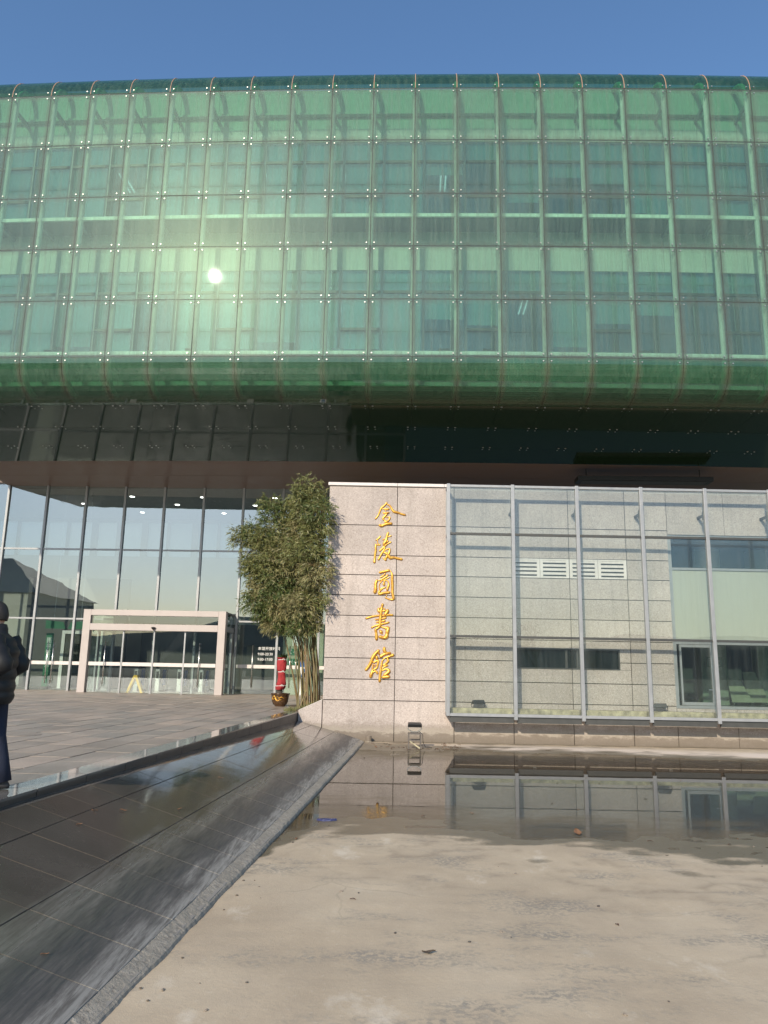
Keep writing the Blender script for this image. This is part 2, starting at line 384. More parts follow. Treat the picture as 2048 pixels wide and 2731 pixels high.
# hills far behind the camera (seen mirrored in the lobby glass)
m = MB(); N = 60
for i in range(N):
    pts = []
    for j in (i, i+1):
        x = -600+1200*j/N; h = 27+6*math.sin(j*.31)+3.5*math.sin(j*.83+1)+2*math.sin(j*1.7)
        pts.append((x, h))
    (x0, h0), (x1, h1) = pts
    m.poly([(x0, -420, -1), (x1, -420, -1), (x1, -470, h1), (x0, -470, h0)])
    m.poly([(x0, -470, h0), (x1, -470, h1), (x1, -560, -1), (x0, -560, -1)])
tag(m.build('hill', plain('hazy_hill', (.10, .115, .12), .9)), kind='structure')

# ---- pond floor (slightly dished concrete) and the puddle
def lerp(tab, x):
    if x <= tab[0][0]: return tab[0][1]
    for (a, p), (b, q) in zip(tab, tab[1:]):
        if x <= b: return p+(q-p)*(x-a)/(b-a)
    return tab[-1][1]
from mathutils import noise as mn
def nz(x, y, s, k=0): return mn.noise(Vector((x*s+k, y*s-k*.7, k*1.3)))
NEAR = [(-1.6, 9.9), (-1.0, 10.1), (0.1, 10.15), (.8, 10.0), (1.2, 9.8), (1.5, 9.3), (2.8, 9.2), (4.1, 9.05), (6, 8.9), (9, 9.1), (16, 9.8)]
FAR = [(-1.6, 18.0), (-.5, 17.9), (.6, 18.2), (1.6, 18.66), (4, 18.3), (8.5, 17.54), (16, 16.6)]
def floor_h(x, y):
    d = max(lerp(NEAR, x)-y, y-lerp(FAR, x))          # > 0 on dry floor
    h = .0060*d + .0042*nz(x*.55, y, .9) + .0052*nz(x*.6, y, 2.2, 3) + .0034*nz(x*.55, y, 6., 5) + .0009*nz(x, y, 15., 9)
    # damp gutter that follows the lip
    lx = -1.682+.0638*y
    e = x-lx
    if e < .75 and y < 10.3: h -= .011*max(0, 1-e/(.10+.07*max(0, y-4.2)))
    return PF+max(min(h, .03+.002*nz(x, y, 5.)), -.035)
XS = [-2.4+.06*i for i in range(int(8.5/.06))]; XS += [XS[-1]+.2*i for i in range(1, 55)]
YS = []; y = -3.
while y < 20.38:
    YS.append(y); y += .3 if y < 2.8 else (.03+.005*max(0, y-3))
YS.append(20.38)
vv = []; wetv = []; palev = []; tidev = []
for y in YS:
    for x in XS:
        h = floor_h(x, y); vv.append((x, y, h)); h -= PF
        w = 1-max(0, min(1, (h-.0005)/.0090)); tidev.append(math.exp(-((h-.0105)/.0011)**2)+.6*math.exp(-((h-.0165)/.0009)**2))
        dmp = 0.
        if y > 19.3: dmp = max(0., min(.6, (y-19.85)*1.5+.35*nz(x, y, 2.)))
        if x < 2.4 and y > 17: dmp = max(dmp, max(0., .8-max(0, x-.9)*.9-.30*abs(y-18.9))+.25*nz(x, y, 3.))
        wetv.append(max(w, dmp))
        p = 0.
        if y > 16 and x > 1.2: p = max(0., min(1., 1.25-abs(y-(19.3-.10*(x-1.4)))/.8))*min(1, (x-1.2)/1.2)
        palev.append(p*(1-w))
nx = len(XS); ff = [(j*nx+i, j*nx+i+1, (j+1)*nx+i+1, (j+1)*nx+i) for j in range(len(YS)-1) for i in range(nx-1)]
me = bpy.data.meshes.new('pond_floor'); me.from_pydata(vv, [], ff); me.materials.append(M['pond'])
a = me.attributes.new('wet', 'FLOAT', 'POINT'); a.data.foreach_set('value', wetv)
a = me.attributes.new('tide', 'FLOAT', 'POINT'); a.data.foreach_set('value', tidev)
a = me.attributes.new('pale', 'FLOAT', 'POINT'); a.data.foreach_set('value', palev)
me.polygons.foreach_set('use_smooth', [True]*len(ff)); tag(obj('pond_floor', me), kind='structure')
wy = [y for y in YS if 5. < y < 20.3]; wv_ = [(x, y, PF) for y in wy for x in XS if x < 16.5]; nx = len([x for x in XS if x < 16.5])
sh = [max(0., min(1., 1-(PF-floor_h(x, y))/.017)) for x, y, z in wv_]
wf_ = [(j*nx+i, j*nx+i+1, (j+1)*nx+i+1, (j+1)*nx+i) for j in range(len(wy)-1) for i in range(nx-1)]
wf_ = [f for f in wf_ if max(PF-floor_h(wv_[k][0], wv_[k][1]) for k in f) > -.0015]
me = bpy.data.meshes.new('water'); me.from_pydata(wv_, [], wf_); me.materials.append(M['water'])
at_ = me.attributes.new('shallow', 'FLOAT', 'POINT'); at_.data.foreach_set('value', sh); tag(obj('water', me), kind='structure')

# ---- plaza: a slab bed with joints and paving slabs laid parallel to the pond edge
PA = R(4.07)                                          # paving direction turned from +Y towards +X
def pw(a, b, z): return (a*math.cos(PA)+b*math.sin(PA), -a*math.sin(PA)+b*math.cos(PA), z)
KX = -3.866                                           # paving-frame line of the kerb top's inner edge
bed = MB(); x0, x1, y0, y1 = -45, KX, -30, 60
bed.hexa([pw(x0, y0, -.5), pw(x1, y0, -.5), pw(x1, 20.65, -.5), pw(x0, y1, -.5), pw(x0, y0, PZ-.012), pw(x1, y0, PZ-.012), pw(x1, 20.65, PZ-.012), pw(x0, y1, PZ-.012)])
bed.hexa([pw(x1, 20.66, -.5), (-1.49, 20.7, -.5), (-1.49, 48, -.5), pw(x1-5, 48, -.5), pw(x1, 20.66, PZ-.016), (-1.49, 20.7, PZ-.016), (-1.49, 48, PZ-.016), pw(x1-5, 48, PZ-.016)])
plaza = bed.build('plaza', M['plaza_gap']); tag(plaza, kind='structure')
SL, SW, GAP = 1.05, .52, .022
slab_me = MB().box(-SW/2+GAP/2, SW/2-GAP/2, -SL/2+GAP/2, SL/2-GAP/2, -.012, 0).mesh('slab', M['plaza'])
cells = []
for i in range(-5, 62):
    a = KX-SW/2-i*SW
    off = (i*.37 % 1)*SL
    for j in range(-8, 40):
        b = -1+j*SL+off; p = pw(a, b, PZ)
        u_, v_ = p[0]*math.cos(PSI)-p[1]*math.sin(PSI), p[0]*math.sin(PSI)+p[1]*math.cos(PSI)
        if v_ > 33.4 or p[0] > -1.9: continue
        if p[0] > -3.15 and p[1] > 19.9 and p[1] < 24 and i < 0 and p[0] > -3.0+.3*(p[1]-20): continue
        if i < 0 and b < 21.2: continue
        vis = p[1] > 6 and p[0] > -.52*p[1]-.8
        cells.append((p, vis, p[1]))
cells.sort(key=lambda c: (not c[1], c[2]))
rest = MB()
for k, (p, vis, d) in enumerate(cells):
    if k < 298 and vis:
        obj('slab', slab_me, plaza, (p[0], p[1], p[2]+rnd.uniform(-.002, .002)), (rnd.uniform(-.0015, .0015), rnd.uniform(-.0015, .0015), -PA))
    elif p[1] > -6 and p[0] > -32:
        hw, hl = SW/2-GAP/2, SL/2-GAP/2; q = []
        for z in (PZ-.012, PZ+rnd.uniform(-.002, .002)):
            for sx_, sy_ in ((-hw, -hl), (hw, -hl), (hw, hl), (-hw, hl)):
                q.append((p[0]+sx_*math.cos(PA)+sy_*math.sin(PA), p[1]-sx_*math.sin(PA)+sy_*math.cos(PA), z))
        rest.hexa(q)
tag(rest.build('far_slabs', M['plaza'], plaza), kind='stuff')
# manhole cover let into the paving
mh = thing('manhole_cover', 'round pinkish manhole cover set into the plaza paving', 'manhole cover', (-5.72, 12.5, PZ))
m = MB().lathe([(.40, -.01), (.40, .006), (.36, .008)], n=28); m.build('rim', M['plaza'], mh)
m = MB().lathe([(.345, -.01), (.345, .010)], n=28); m.build('lid', M['plaza'], mh)
# ---- kerb: dark upright stones with a polished top
kb = tag(MB().hexa([pw(KX, -6, -.3), pw(KX+.30, -6, -.3), pw(KX+.30, 20.5, -.3), pw(KX, 20.5, -.3), pw(KX, -6, PZ-.02), pw(KX+.30, -6, PZ-.02), pw(KX+.30, 20.5, PZ-.02), pw(KX, 20.5, PZ-.02)]).build('kerb', M['kerb']), kind='structure')
b = -1.
while b < 20.4:
    e = min(b+.985, 20.52)
    MB().hexa([pw(KX+.005, b, PZ-.02), pw(KX+.318, b, PZ-.02), pw(KX+.318, e, PZ-.02), pw(KX+.005, e, PZ-.02), pw(KX+.005, b, PZ+.004), pw(KX+.318, b, PZ+.004), pw(KX+.318, e, PZ+.004), pw(KX+.005, e, PZ+.004)]).build('coping_stone', M['coping'], kb)
    MB().hexa([pw(KX+.30, b, .05), pw(KX+.312, b, .05), pw(KX+.312, e, .05), pw(KX+.30, e, .05), pw(KX+.30, b, PZ-.021), pw(KX+.312, b, PZ-.021), pw(KX+.312, e, PZ-.021), pw(KX+.30, e, PZ-.021)]).build('kerb_stone', M['kerb'], kb)
    b += 1.
# ---- polished slope between the kerb and the pond
KE = KX+.312
def kx(y): return KE*math.cos(PA)+(y+KE*math.sin(PA))/math.cos(PA)*math.sin(PA)     # world x of the kerb face at y
def lipx(y): return -1.682+.0638*y
def ztop(y): return lerp([(0, .405), (7, .39), (9, .375), (20, .24)], y)
def sp(y, f, dz=0):                                   # f = 0 at the kerb, 1 at the lip
    a, b = kx(y), lipx(y); return (a+(b-a)*f, y, ztop(y)+(PF+.06-ztop(y))*f+dz)
def yend(f):                                          # the slope stops on a diagonal that runs to the foot of the stone wall
    return 20.34 if f < .37 else 20.34-(f-.37)/.63*.38
slope = MB()
ys = [-2+.8*i for i in range(24)]
yy = [-3, 0, 3, 5, 7, 8, 9, 11, 13, 15, 17, 19]
slope.loft([[sp(y, 0, -.6), sp(y, 1, -.5), sp(y, 1, -.012), sp(y, .66, -.012), sp(y, .33, -.012), sp(y, 0, -.012)] for y in yy]+[[(sp(yend(f), f, d)) for f, d in ((0, -.6), (1, -.5), (1, -.012), (.66, -.012), (.33, -.012), (0, -.012))]])
so_ = tag(slope.build('pond_slope', M['joint']), kind='structure')
FB = [0, .23, .57, .955]
for j in range(0, 33):
    for i in range(3):
        f0, f1 = FB[i]+.003, FB[i+1]-.003
        ya, yb = .95+j*.6+.005, .95+(j+1)*.6-.005
        sk = 0.
        q = [(f0, ya+(1-f0)*sk), (f1, ya+(1-f1)*sk), (f1, yb+(1-f1)*sk), (f0, yb+(1-f0)*sk)]
        q = [(f, min(y, yend(f)-.004)) for f, y in q]
        if q[2][1]-q[1][1] < .02 and q[3][1]-q[0][1] < .02: continue
        if q[2][1]-q[1][1] < .02: q[2] = (f1, q[1][1]+.004)
        dz = rnd.uniform(-.0015, .0015)
        MB().hexa([sp(y, f, -.012) for f, y in q]+[sp(y, f, dz) for f, y in q]).build('tile', M['slope'], so_)
# ragged mortar lip along the water
m = MB(); y = -2.; prev = None; rings = []
while y < 19.98:
    o1 = .01*nz(y, 0, 3.)+.006*nz(y, 1, 11.); o2 = .010*nz(y, 5, 1.6)+.007*nz(y, 7, 14.)
    a = sp(y, .95, -.006); bx = lipx(y)+.03+o2; tz = PF+.050+.006*nz(y, 2, 9.)
    rings.append([(a[0], y, PF-.1), (bx+.01, y, PF-.1), (bx, y, PF+.018), (bx-.012, y, tz-.012), (bx-.035+o1*.5, y, tz), (a[0]+o1, y, a[2]+.003)])
    y += .05
m.loft(rings); lip = m.build('pond_edge_lip', M['lip']); tag(lip, kind='structure')

# ================================================================== STONE CLAD ANNEX WITH THE NAME WALL
WY = 20.4; TOPZ = 6.45
ann = thing('stone_clad_annex', 'low annex clad in speckled pinkish granite beside the pond', 'building', (6, 26, 0))
AO = (-6, -26, 0)
CZ = [0., .77, 1.30, 1.84, 2.39, 2.94, 3.48, 4.02, 4.55, 5.37, TOPZ]
OX0, OZ0, OZ1 = 7.65, .72, 5.27                      # big glazed opening on the right
core = MB().box(-1.47, OX0-.02, WY+.03, 31.6, -.4, TOPZ-.02).box(OX0-.02, 17, WY+.03, 31.6, OZ1+.02, TOPZ-.02).box(OX0-.02, 17, WY+.03, 31.6, -.4, OZ0-.02)
core.box(OX0-.02, 17, 27, 31.6, OZ0-.02, OZ1+.02)
core.build('core', M['stone_gap'], ann, AO)
cols = [-1.49, .36, 1.90, 3.44, 4.98, 6.52, OX0]
holes = [(3.46, 6.23, 1.65, 2.18), (3.44, 6.52, 4.02, 4.55)]
for ci in range(len(cols)-1):
    for ri in range(len(CZ)-1):
        x0, x1, z0, z1 = cols[ci]+.009, cols[ci+1]-.009, CZ[ri]+.010, CZ[ri+1]-.010
        if ri == 7 and 3 <= ci <= 4: continue         # louvre course
        if ri == 0 and ci >= 0: z0 = -.32
        if ri in (2, 3) and 3 <= ci <= 4:             # stones around the strip window
            hx0, hx1, hz0, hz1 = holes[0]
            if ri == 2: MB().box(x0, x1, WY, WY+.03, z0, hz0).build('stone_panel', M['stone'], ann, AO)
            else: MB().box(x0, x1, WY, WY+.03, hz1, z1).build('stone_panel', M['stone'], ann, AO)
            if ci == 4: MB().box(hx1, x1, WY, WY+.03, hz0+.006 if ri == 2 else z0, z1 if ri == 2 else hz1-.006).build('stone_panel', M['stone'], ann, AO)
            continue
        MB().box(x0, x1, WY, WY+.03, z0, z1).build('stone_panel', M['stone'], ann, AO)
for x0, x1 in ((OX0, 9.2), (9.2, 10.75), (10.75, 12.3), (12.3, 13.85), (13.85, 15.4), (15.4, 17)):
    MB().box(x0+.006, x1-.006, WY, WY+.03, OZ1, TOPZ-.006).build('stone_panel', M['stone'], ann, AO)
    MB().box(x0+.006, x1-.006, WY, WY+.03, -.32, OZ0-.006).build('stone_panel', M['stone'], ann, AO)
for j in range(4):                                    # left end, clad too
    for ri in range(len(CZ)-1):
        MB().box(-1.489, -1.47, WY+.035+j*2.7, WY+.03+j*2.7+2.69, max(CZ[ri], .0)+.006, CZ[ri+1]-.006).build('stone_panel', M['stone'], ann, AO)
for x0, x1 in ((-1.53, .36), (.36, 1.63), (1.63, 3.44), (3.44, 6.5), (6.5, 9.5), (9.5, 13), (13, 17.02)):
    bevel(MB().box(x0+.003, x1-.003, WY-.05, WY+.4, TOPZ, TOPZ+.085).build('coping_stone', M['cap'], ann, AO), .008)
MB().box(-1.47, 17, WY+.4, 31.6, TOPZ-.02, TOPZ+.03).build('roof', plain('roof_gravel', (.30, .24, .165), .95, var=.35, scale=9, bump=.5), ann, AO)
# louvre panels
for x0, x1 in ((3.45, 4.19), (4.20, 4.97), (4.99, 5.74), (5.75, 6.51)):
    lp = MB().box(x0, x1, WY-.004, WY+.028, 4.03, 4.075).box(x0, x1, WY-.004, WY+.028, 4.505, 4.545).box(x0, x0+.075, WY-.004, WY+.028, 4.075, 4.505).box(x1-.075, x1, WY-.004, WY+.028, 4.075, 4.505).build('louvre_panel', M['cap'], ann, AO)
    for k in range(4):
        z = 4.09+k*.108
        MB().hexa([(x0+.075, WY+.0, z+.03), (x1-.075, WY+.0, z+.03), (x1-.075, WY+.026, z+.055), (x0+.075, WY+.026, z+.055), (x0+.075, WY+.0, z+.078), (x1-.075, WY+.0, z+.078), (x1-.075, WY+.026, z+.098), (x0+.075, WY+.026, z+.098)]).build('slat', M['cap'], lp, AO)
# strip window
hx0, hx1, hz0, hz1 = holes[0]
MB().box(hx0-.02, hx1+.02, WY+.029, WY+.031, hz0-.02, hz1+.02).build('window_reveal', M['black'], ann, AO)
w = MB().box(hx0, hx1, WY-.012, WY+.028, hz0, hz0+.035).box(hx0, hx1, WY-.012, WY+.028, hz1-.035, hz1).box(hx0, hx0+.04, WY-.012, WY+.028, hz0+.035, hz1-.035).box(hx1-.04, hx1, WY-.012, WY+.028, hz0+.035, hz1-.035).box(4.80, 4.86, WY-.012, WY+.028, hz0+.035, hz1-.035).box(5.10, 5.14, WY-.012, WY+.028, hz0+.035, hz1-.035).build('window', M['frame_dark'], ann, AO)
for x0, x1 in ((hx0+.041, 4.799), (4.861, 5.099), (5.141, hx1-.041)):
    MB().box(x0, x1, WY+.004, WY+.012, hz0+.036, hz1-.036).build('pane', M['dark_pane'], w, AO)
# glazed opening on the right: frames, panes and the room behind
MB().box(OX0, 17, 26.6, 26.9, OZ0, OZ1).build('room_wall', M['lobby_dark'], ann, AO)
MB().box(OX0, 17, WY+.2, 26.6, OZ0-.02, OZ0+.02).build('room_floor', M['room_floor'], ann, AO)
posts = [OX0, 8.72, 10.42, 12.1, 13.8, 15.5, 16.95]
for i, x in enumerate(posts):
    MB().box(x, x+.09, WY+.035, WY+.13, OZ0, OZ1).build('window_post', M['frame_grey'], ann, AO)
for z, h in ((OZ0, .07), (2.36, .13), (4.32, .06), (OZ1-.05, .05)):
    for a_, b_ in zip(posts, posts[1:]):
        MB().box(a_+.091, b_-.001, WY+.04, WY+.125, z, z+h).build('window_rail', M['frame_grey'], ann, AO)
for i, (a_, b_) in enumerate(zip(posts, posts[1:])):
    MB().box(a_+.09, b_, WY+.075, WY+.087, 4.38, OZ1-.05).build('pane', M['dark_pane'], ann, AO)
    MB().box(a_+.09, b_, WY+.075, WY+.087, 2.49, 4.32).build('pane', M['frosted'], ann, AO)
    MB().box(a_+.09, b_, WY+.075, WY+.087, OZ0+.07, 2.36).build('pane', M['dark_pane'], ann, AO)
# door leaf inside the first bay with its handle
d = MB().box(OX0+.16, OX0+.21, WY+.03, WY+.07, OZ0+.08, 2.35).box(8.62, 8.67, WY+.03, WY+.07, OZ0+.08, 2.35).box(OX0+.211, 8.619, WY+.03, WY+.07, OZ0+.08, OZ0+.16).box(OX0+.211, 8.619, WY+.03, WY+.07, 2.28, 2.35).build('door', M['frame_grey'], ann, AO)
MB().tube([(8.6, WY+.01, 1.2), (8.6, WY-.02, 1.2), (8.5, WY-.02, 1.2)], .012).build('handle', M['steel'], d, AO)
# things inside that room
for i, (x, y, wd) in enumerate(((9.25, 22.6, .75), (10.9, 22.6, .5), (12.4, 22.8, .8))):
    col_ = tag(bevel(MB().box(x, x+wd, y, y+.4, OZ0+.02, OZ1-.02).build('interior_pillar', M['green_stone'])), ('pale green pillar with a green notice inside the annex room', 'narrow pale green pillar between two wider ones inside the annex', 'wide pale green pillar deepest along the annex window wall')[i], 'pillar', 'pillars inside the annex room')
s_ = thing('notice_board', 'green notice sheet fixed to the pale pillar inside annex', 'notice', (9.62, 22.58, 1.95))
MB().box(-.22, .22, -.012, .0, -.14, .14).build('board', M['green_sign'], s_)
for k in range(4): MB().box(-.17, .1+.05*(k % 2), -.016, -.0125, .08-.06*k, .10-.06*k).build('text_line', M['white'], s_)
for i, (x, hh) in enumerate(((10.2, .75), (10.75, .95), (11.6, .8))):
    cb = thing('display_easel', ('short cream display easel standing inside the annex room', 'tall cream display easel standing inside the annex room', 'cream display easel beside the narrow pillar in the annex')[i], 'easel', (x, 22.2+i*.2, OZ0+.02), group='easels inside the annex room')
    MB().hexa([(-.3, 0, .1), (.3, 0, .1), (.3, .03, .1), (-.3, .03, .1), (-.3, .25, hh), (.05, .25, hh), (.05, .28, hh), (-.3, .28, hh)]).build('panel', M['yellow_wall'], cb)
    for sx_ in (-.25, .25): MB().tube([(sx_, .02, 0), (sx_*.3-.1, .3, hh)], .015).build('leg', M['frame_dark'], cb)

# ---- low planter cheek between the kerb end and the wall
pl = thing('planter_wall', 'short granite wedge wall holding the bamboo bed beside the sign wall', 'wall', (-1.85, 20.4, 0))
m = MB(); fr_ = [(-2.06, WY-.02, -.05), (-1.50, WY-.02, -.05), (-1.50, WY-.02, .76), (-2.06, WY-.02, .50)]
m.hexa([(-2.10, 20.36, -.3), (-1.50, 20.36, -.3), (-1.50, 20.5, -.3), (-2.10, 20.5, -.3), (-2.10, 20.36, .50), (-1.50, 20.36, .76), (-1.50, 20.5, .76), (-2.10, 20.5, .50)])
m.build('stone_block', M['stone'], pl, (1.85, -20.4, 0))
MB().hexa([(-2.07, 20.355, .503), (-1.50, 20.355, .763), (-1.50, 20.52, .763), (-2.07, 20.52, .503), (-2.07, 20.355, .515), (-1.50, 20.355, .775), (-1.50, 20.52, .775), (-2.07, 20.52, .515)]).build('cap', M['cap'], pl, (1.85, -20.4, 0))
m = MB()                                              # planting bed mound
m.hexa([(-2.55, 20.52, .3), (-1.5, 20.52, .3), (-1.5, 23.2, .3), (-2.9, 23.2, .3), (-2.1, 20.53, .50), (-1.5, 20.53, .72), (-1.5, 23.0, .6), (-2.6, 23.0, .5)])
tag(m.build('planting_bed', M['soil']), kind='structure')

# ---- gold characters (brush strokes drawn on a grid: x, y, width)
def gold_char(label, strokes, sc, ox, oy):
    """stroke grid -> metres on the wall; each stroke a raised, rounded ridge"""
    m = MB(); allx = [p[0] for s in strokes for p in s]; ally = [p[1] for s in strokes for p in s]
    cx, cy = (min(allx)+max(allx))/2, (min(ally)+max(ally))/2
    def smooth(s):
        out = []
        for i in range(len(s)-1):
            a = s[max(i-1, 0)]; b = s[i]; c = s[i+1]; d = s[min(i+2, len(s)-1)]
            for k in range(4):
                u = k/4
                out.append(tuple(.5*((2*b[q])+(-a[q]+c[q])*u+(2*a[q]-5*b[q]+4*c[q]-d[q])*u*u+(-a[q]+3*b[q]-3*c[q]+d[q])*u**3) for q in range(3)))
        out.append(tuple(s[-1])); return out
    for s in strokes:
        s = smooth(s); rings = []
        P = [((p[0]-cx)*sc, -(p[1]-cy)*sc, max(p[2]*sc*.62, .008)) for p in s]
        # rounded ends
        def ext(a, b, k):
            dx, dz = a[0]-b[0], a[1]-b[1]; L = math.hypot(dx, dz) or 1; return (a[0]+dx/L*a[2]*k, a[1]+dz/L*a[2]*k)
        e0 = ext(P[0], P[1], .7); e1 = ext(P[-1], P[-2], .7)
        P = [(e0[0], e0[1], P[0][2]*.35)]+P+[(e1[0], e1[1], P[-1][2]*.35)]
        for i, (x, z, w) in enumerate(P):
            a = P[max(i-1, 0)]; b = P[min(i+1, len(P)-1)]
            dx, dz = b[0]-a[0], b[1]-a[1]; L = math.hypot(dx, dz) or 1; nx_, nz_ = -dz/L, dx/L
            ring = []
            for k in range(7):
                g = math.pi*k/6; ring.append((x+nx_*w*math.cos(g), -.012-min(w*.95, .05)*math.sin(g), z+nz_*w*math.cos(g)))
            ring.append((x-nx_*w, 0.0, z-nz_*w)); ring.append((x+nx_*w, 0.0, z+nz_*w))
            rings.append(ring)
        m.loft(rings)
    o = m.build('sign_character', M['gold'], None, smooth=True, loc=(ox+cx*sc, WY-.001, oy-cy*sc))
    return tag(o, label, 'sign letter', 'gold characters of the library name')
c6 = {'金': [[(745,150,26),(690,220,34),(610,290,34),(570,390,32),(530,490,28),(470,570,28)], [(750,190,20),(830,240,34),(880,330,44),(930,380,52),(1040,405,44),(1100,430,40),(1200,455,42)], [(635,305,12),(700,320,30),(790,315,42)], [(725,270,9),(715,400,14)], [(672,385,10),(660,420,22),(740,415,40),(800,405,32)], [(745,440,42),(700,490,40),(650,555,36),(690,590,36)], [(720,520,14),(790,515,18),(825,530,34),(790,600,34),(730,640,48)], [(575,720,54),(620,740,54),(700,705,54),(780,680,54),(870,675,50)], [(700,590,24),(720,650,42)]],
 '陵': [[(605,1000,28),(560,1045,28),(490,1100,16)], [(545,1060,14),(530,1140,16),(555,1190,20),(600,1215,26),(520,1215,20)], [(495,1190,24),(490,1250,40),(495,1350,42),(480,1450,42),(475,1560,42),(465,1640,54)], [(790,905,38),(770,960,48),(750,1050,48),(730,1120,60),(690,1190,58),(710,1240,46)], [(865,980,26),(800,1005,16),(720,1060,16),(655,1085,18)], [(790,1110,34),(730,1150,36)], [(860,1135,32),(790,1175,26),(710,1240,38),(640,1310,30),(585,1360,30)], [(720,1260,26),(690,1330,26),(650,1410,38),(600,1500,38),(565,1575,44)], [(690,1350,14),(820,1300,30),(830,1370,42),(790,1450,52),(745,1530,46),(740,1585,36),(670,1525,16)], [(690,1390,36),(770,1430,58),(850,1525,64),(930,1515,52),(1050,1540,50),(1130,1555,54)]]}
k7 = 9.219/8.506
def f7(s): return [[(x*k7, y*k7+240*9.219, w*k7) for x, y, w in q] for q in s]
tu = [[(600,1890,48),(680,1870,48),(830,1830,50)], [(850,1830,18),(885,1890,28),(905,1950,50),(905,2060,56),(915,2180,56),(916,2260,54),(918,2375,54),(945,2500,56),(920,2535,46),(835,2528,30),(750,2488,26)], [(540,2075,42),(510,2150,56),(508,2212,58),(508,2300,66),(492,2375,66)], [(745,1895,12),(690,1960,28),(620,2005,26)], [(800,1945,32),(720,2010,32),(640,2060,22),(560,2090,20)], [(840,2000,22),(750,2040,18),(620,2110,18)], [(740,2045,16),(720,2110,26),(710,2160,34)], [(690,2080,16),(800,2090,24),(825,2190,42),(812,2220,44),(790,2310,44)], [(650,2110,16),(610,2150,18),(598,2212,18),(605,2295,24)], [(607,2300,24),(672,2272,28),(748,2245,28)], [(690,2275,14),(600,2350,44),(607,2408,54),(694,2386,54),(845,2364,52)], [(786,2420,10),(770,2466,10)], [(715,2120,36),(700,2180,44),(722,2172,40)]]
shu = f7([[(635,405,46),(620,470,42),(600,560,54),(600,650,58),(585,760,58),(585,870,58),(560,910,46),(500,950,46)], [(545,500,34),(555,560,58),(600,570,52)], [(550,495,18),(620,488,16),(690,510,18)], [(640,560,32),(690,540,32)], [(750,540,64),(730,580,62),(690,640,62)], [(275,725,36),(380,690,38),(470,670,34),(560,660,32),(690,655,38),(770,640,36),(860,638,34)], [(480,745,28),(580,735,28),(715,700,32)], [(505,805,30),(600,785,30),(690,765,36)], [(400,925,32),(490,880,30),(600,850,38),(780,800,32)], [(490,960,52),(500,1020,46),(510,1090,50),(515,1180,52)], [(620,905,28),(690,920,42),(740,930,62),(770,910,52),(750,1000,72),(740,1060,62),(730,1110,80),(690,1140,62),(580,1120,58)], [(580,985,32),(610,1015,64),(635,1050,32)]])
guan = f7([[(570,1410,42),(500,1480,58),(440,1570,58),(400,1680,54),(350,1770,52),(295,1840,46)], [(555,1440,42),(580,1500,32)], [(530,1550,52),(525,1600,50)], [(460,1680,36),(560,1630,40),(550,1720,40),(530,1790,36),(450,1840,28)], [(450,1720,26),(440,1800,32),(440,1860,44),(410,1940,60),(405,1990,54)], [(440,1900,32),(500,1860,32),(540,1890,42),(545,1915,32)], [(490,1720,26),(485,1770,18)], [(690,1355,48),(690,1410,60),(720,1470,60)], [(610,1550,58),(660,1510,52),(730,1480,52),(820,1465,42)], [(880,1510,62),(850,1520,52),(780,1550,32),(700,1580,22),(650,1640,28),(630,1740,34),(620,1850,46),(605,1950,46),(600,2080,44)], [(760,1590,38),(780,1640,46),(720,1700,32),(670,1730,32),(760,1735,38)], [(770,1735,32),(690,1770,18),(630,1820,18)], [(640,1850,22),(740,1810,38),(800,1850,58),(760,1900,62),(700,1940,52)], [(660,1990,52),(800,1970,62)]])
SC = 1/(9.219*98.6); OX, OZ = -.745, 6.165
for lab, s in (('金', c6['金']), ('陵', c6['陵']), ('圖', tu), ('書', shu), ('館', guan)):
    gold_char({'金': 'gold brush character 金, topmost on the granite wall', '陵': 'gold brush character 陵, just under the topmost 金', '圖': 'gold boxed brush character 圖 in the middle of the column', '書': 'gold brush character 書 with a long horizontal stroke', '館': 'gold brush character 館, lowest in the granite wall column'}[lab], s, SC, OX, OZ)

# ================================================================== GLASS SCREEN IN FRONT OF THE ANNEX
GY = 19.9
gs = thing('glass_screen', 'boxy glass screen with grey steel posts hung before the annex wall', 'glass screen', (6.7, GY, 0))
GO = (-6.7, -GY, 0); GX = [1.70+1.70*k for k in range(10)]; GZ0, GZ1 = .45, 6.40
for i, x in enumerate(GX):
    hw = .045
    bevel(MB().box(x-hw, x+hw, GY-.075, GY+.03, GZ0-.07 if i else GZ0, GZ1+.03).build('post', M['frame_grey'], gs, GO), .006)
    if i:
        br = MB().box(x-.03, x+.03, GY+.03, WY, 5.70, 5.76).hexa([(x-.05, GY+.03, 5.60), (x+.05, GY+.03, 5.60), (x+.05, GY+.10, 5.60), (x-.05, GY+.10, 5.60), (x-.05, GY+.03, 5.84), (x+.05, GY+.03, 5.84), (x+.05, GY+.10, 5.80), (x-.05, GY+.10, 5.80)]).build('bracket', M['frame_dark'], gs, GO)
MB().box(GX[0]-.03, GX[0]+.03, WY-.06, WY-.002, GZ0, GZ1).build('post', M['frame_grey'], gs, GO)
RZ = [GZ0, 2.40, 5.06, GZ1-.05]
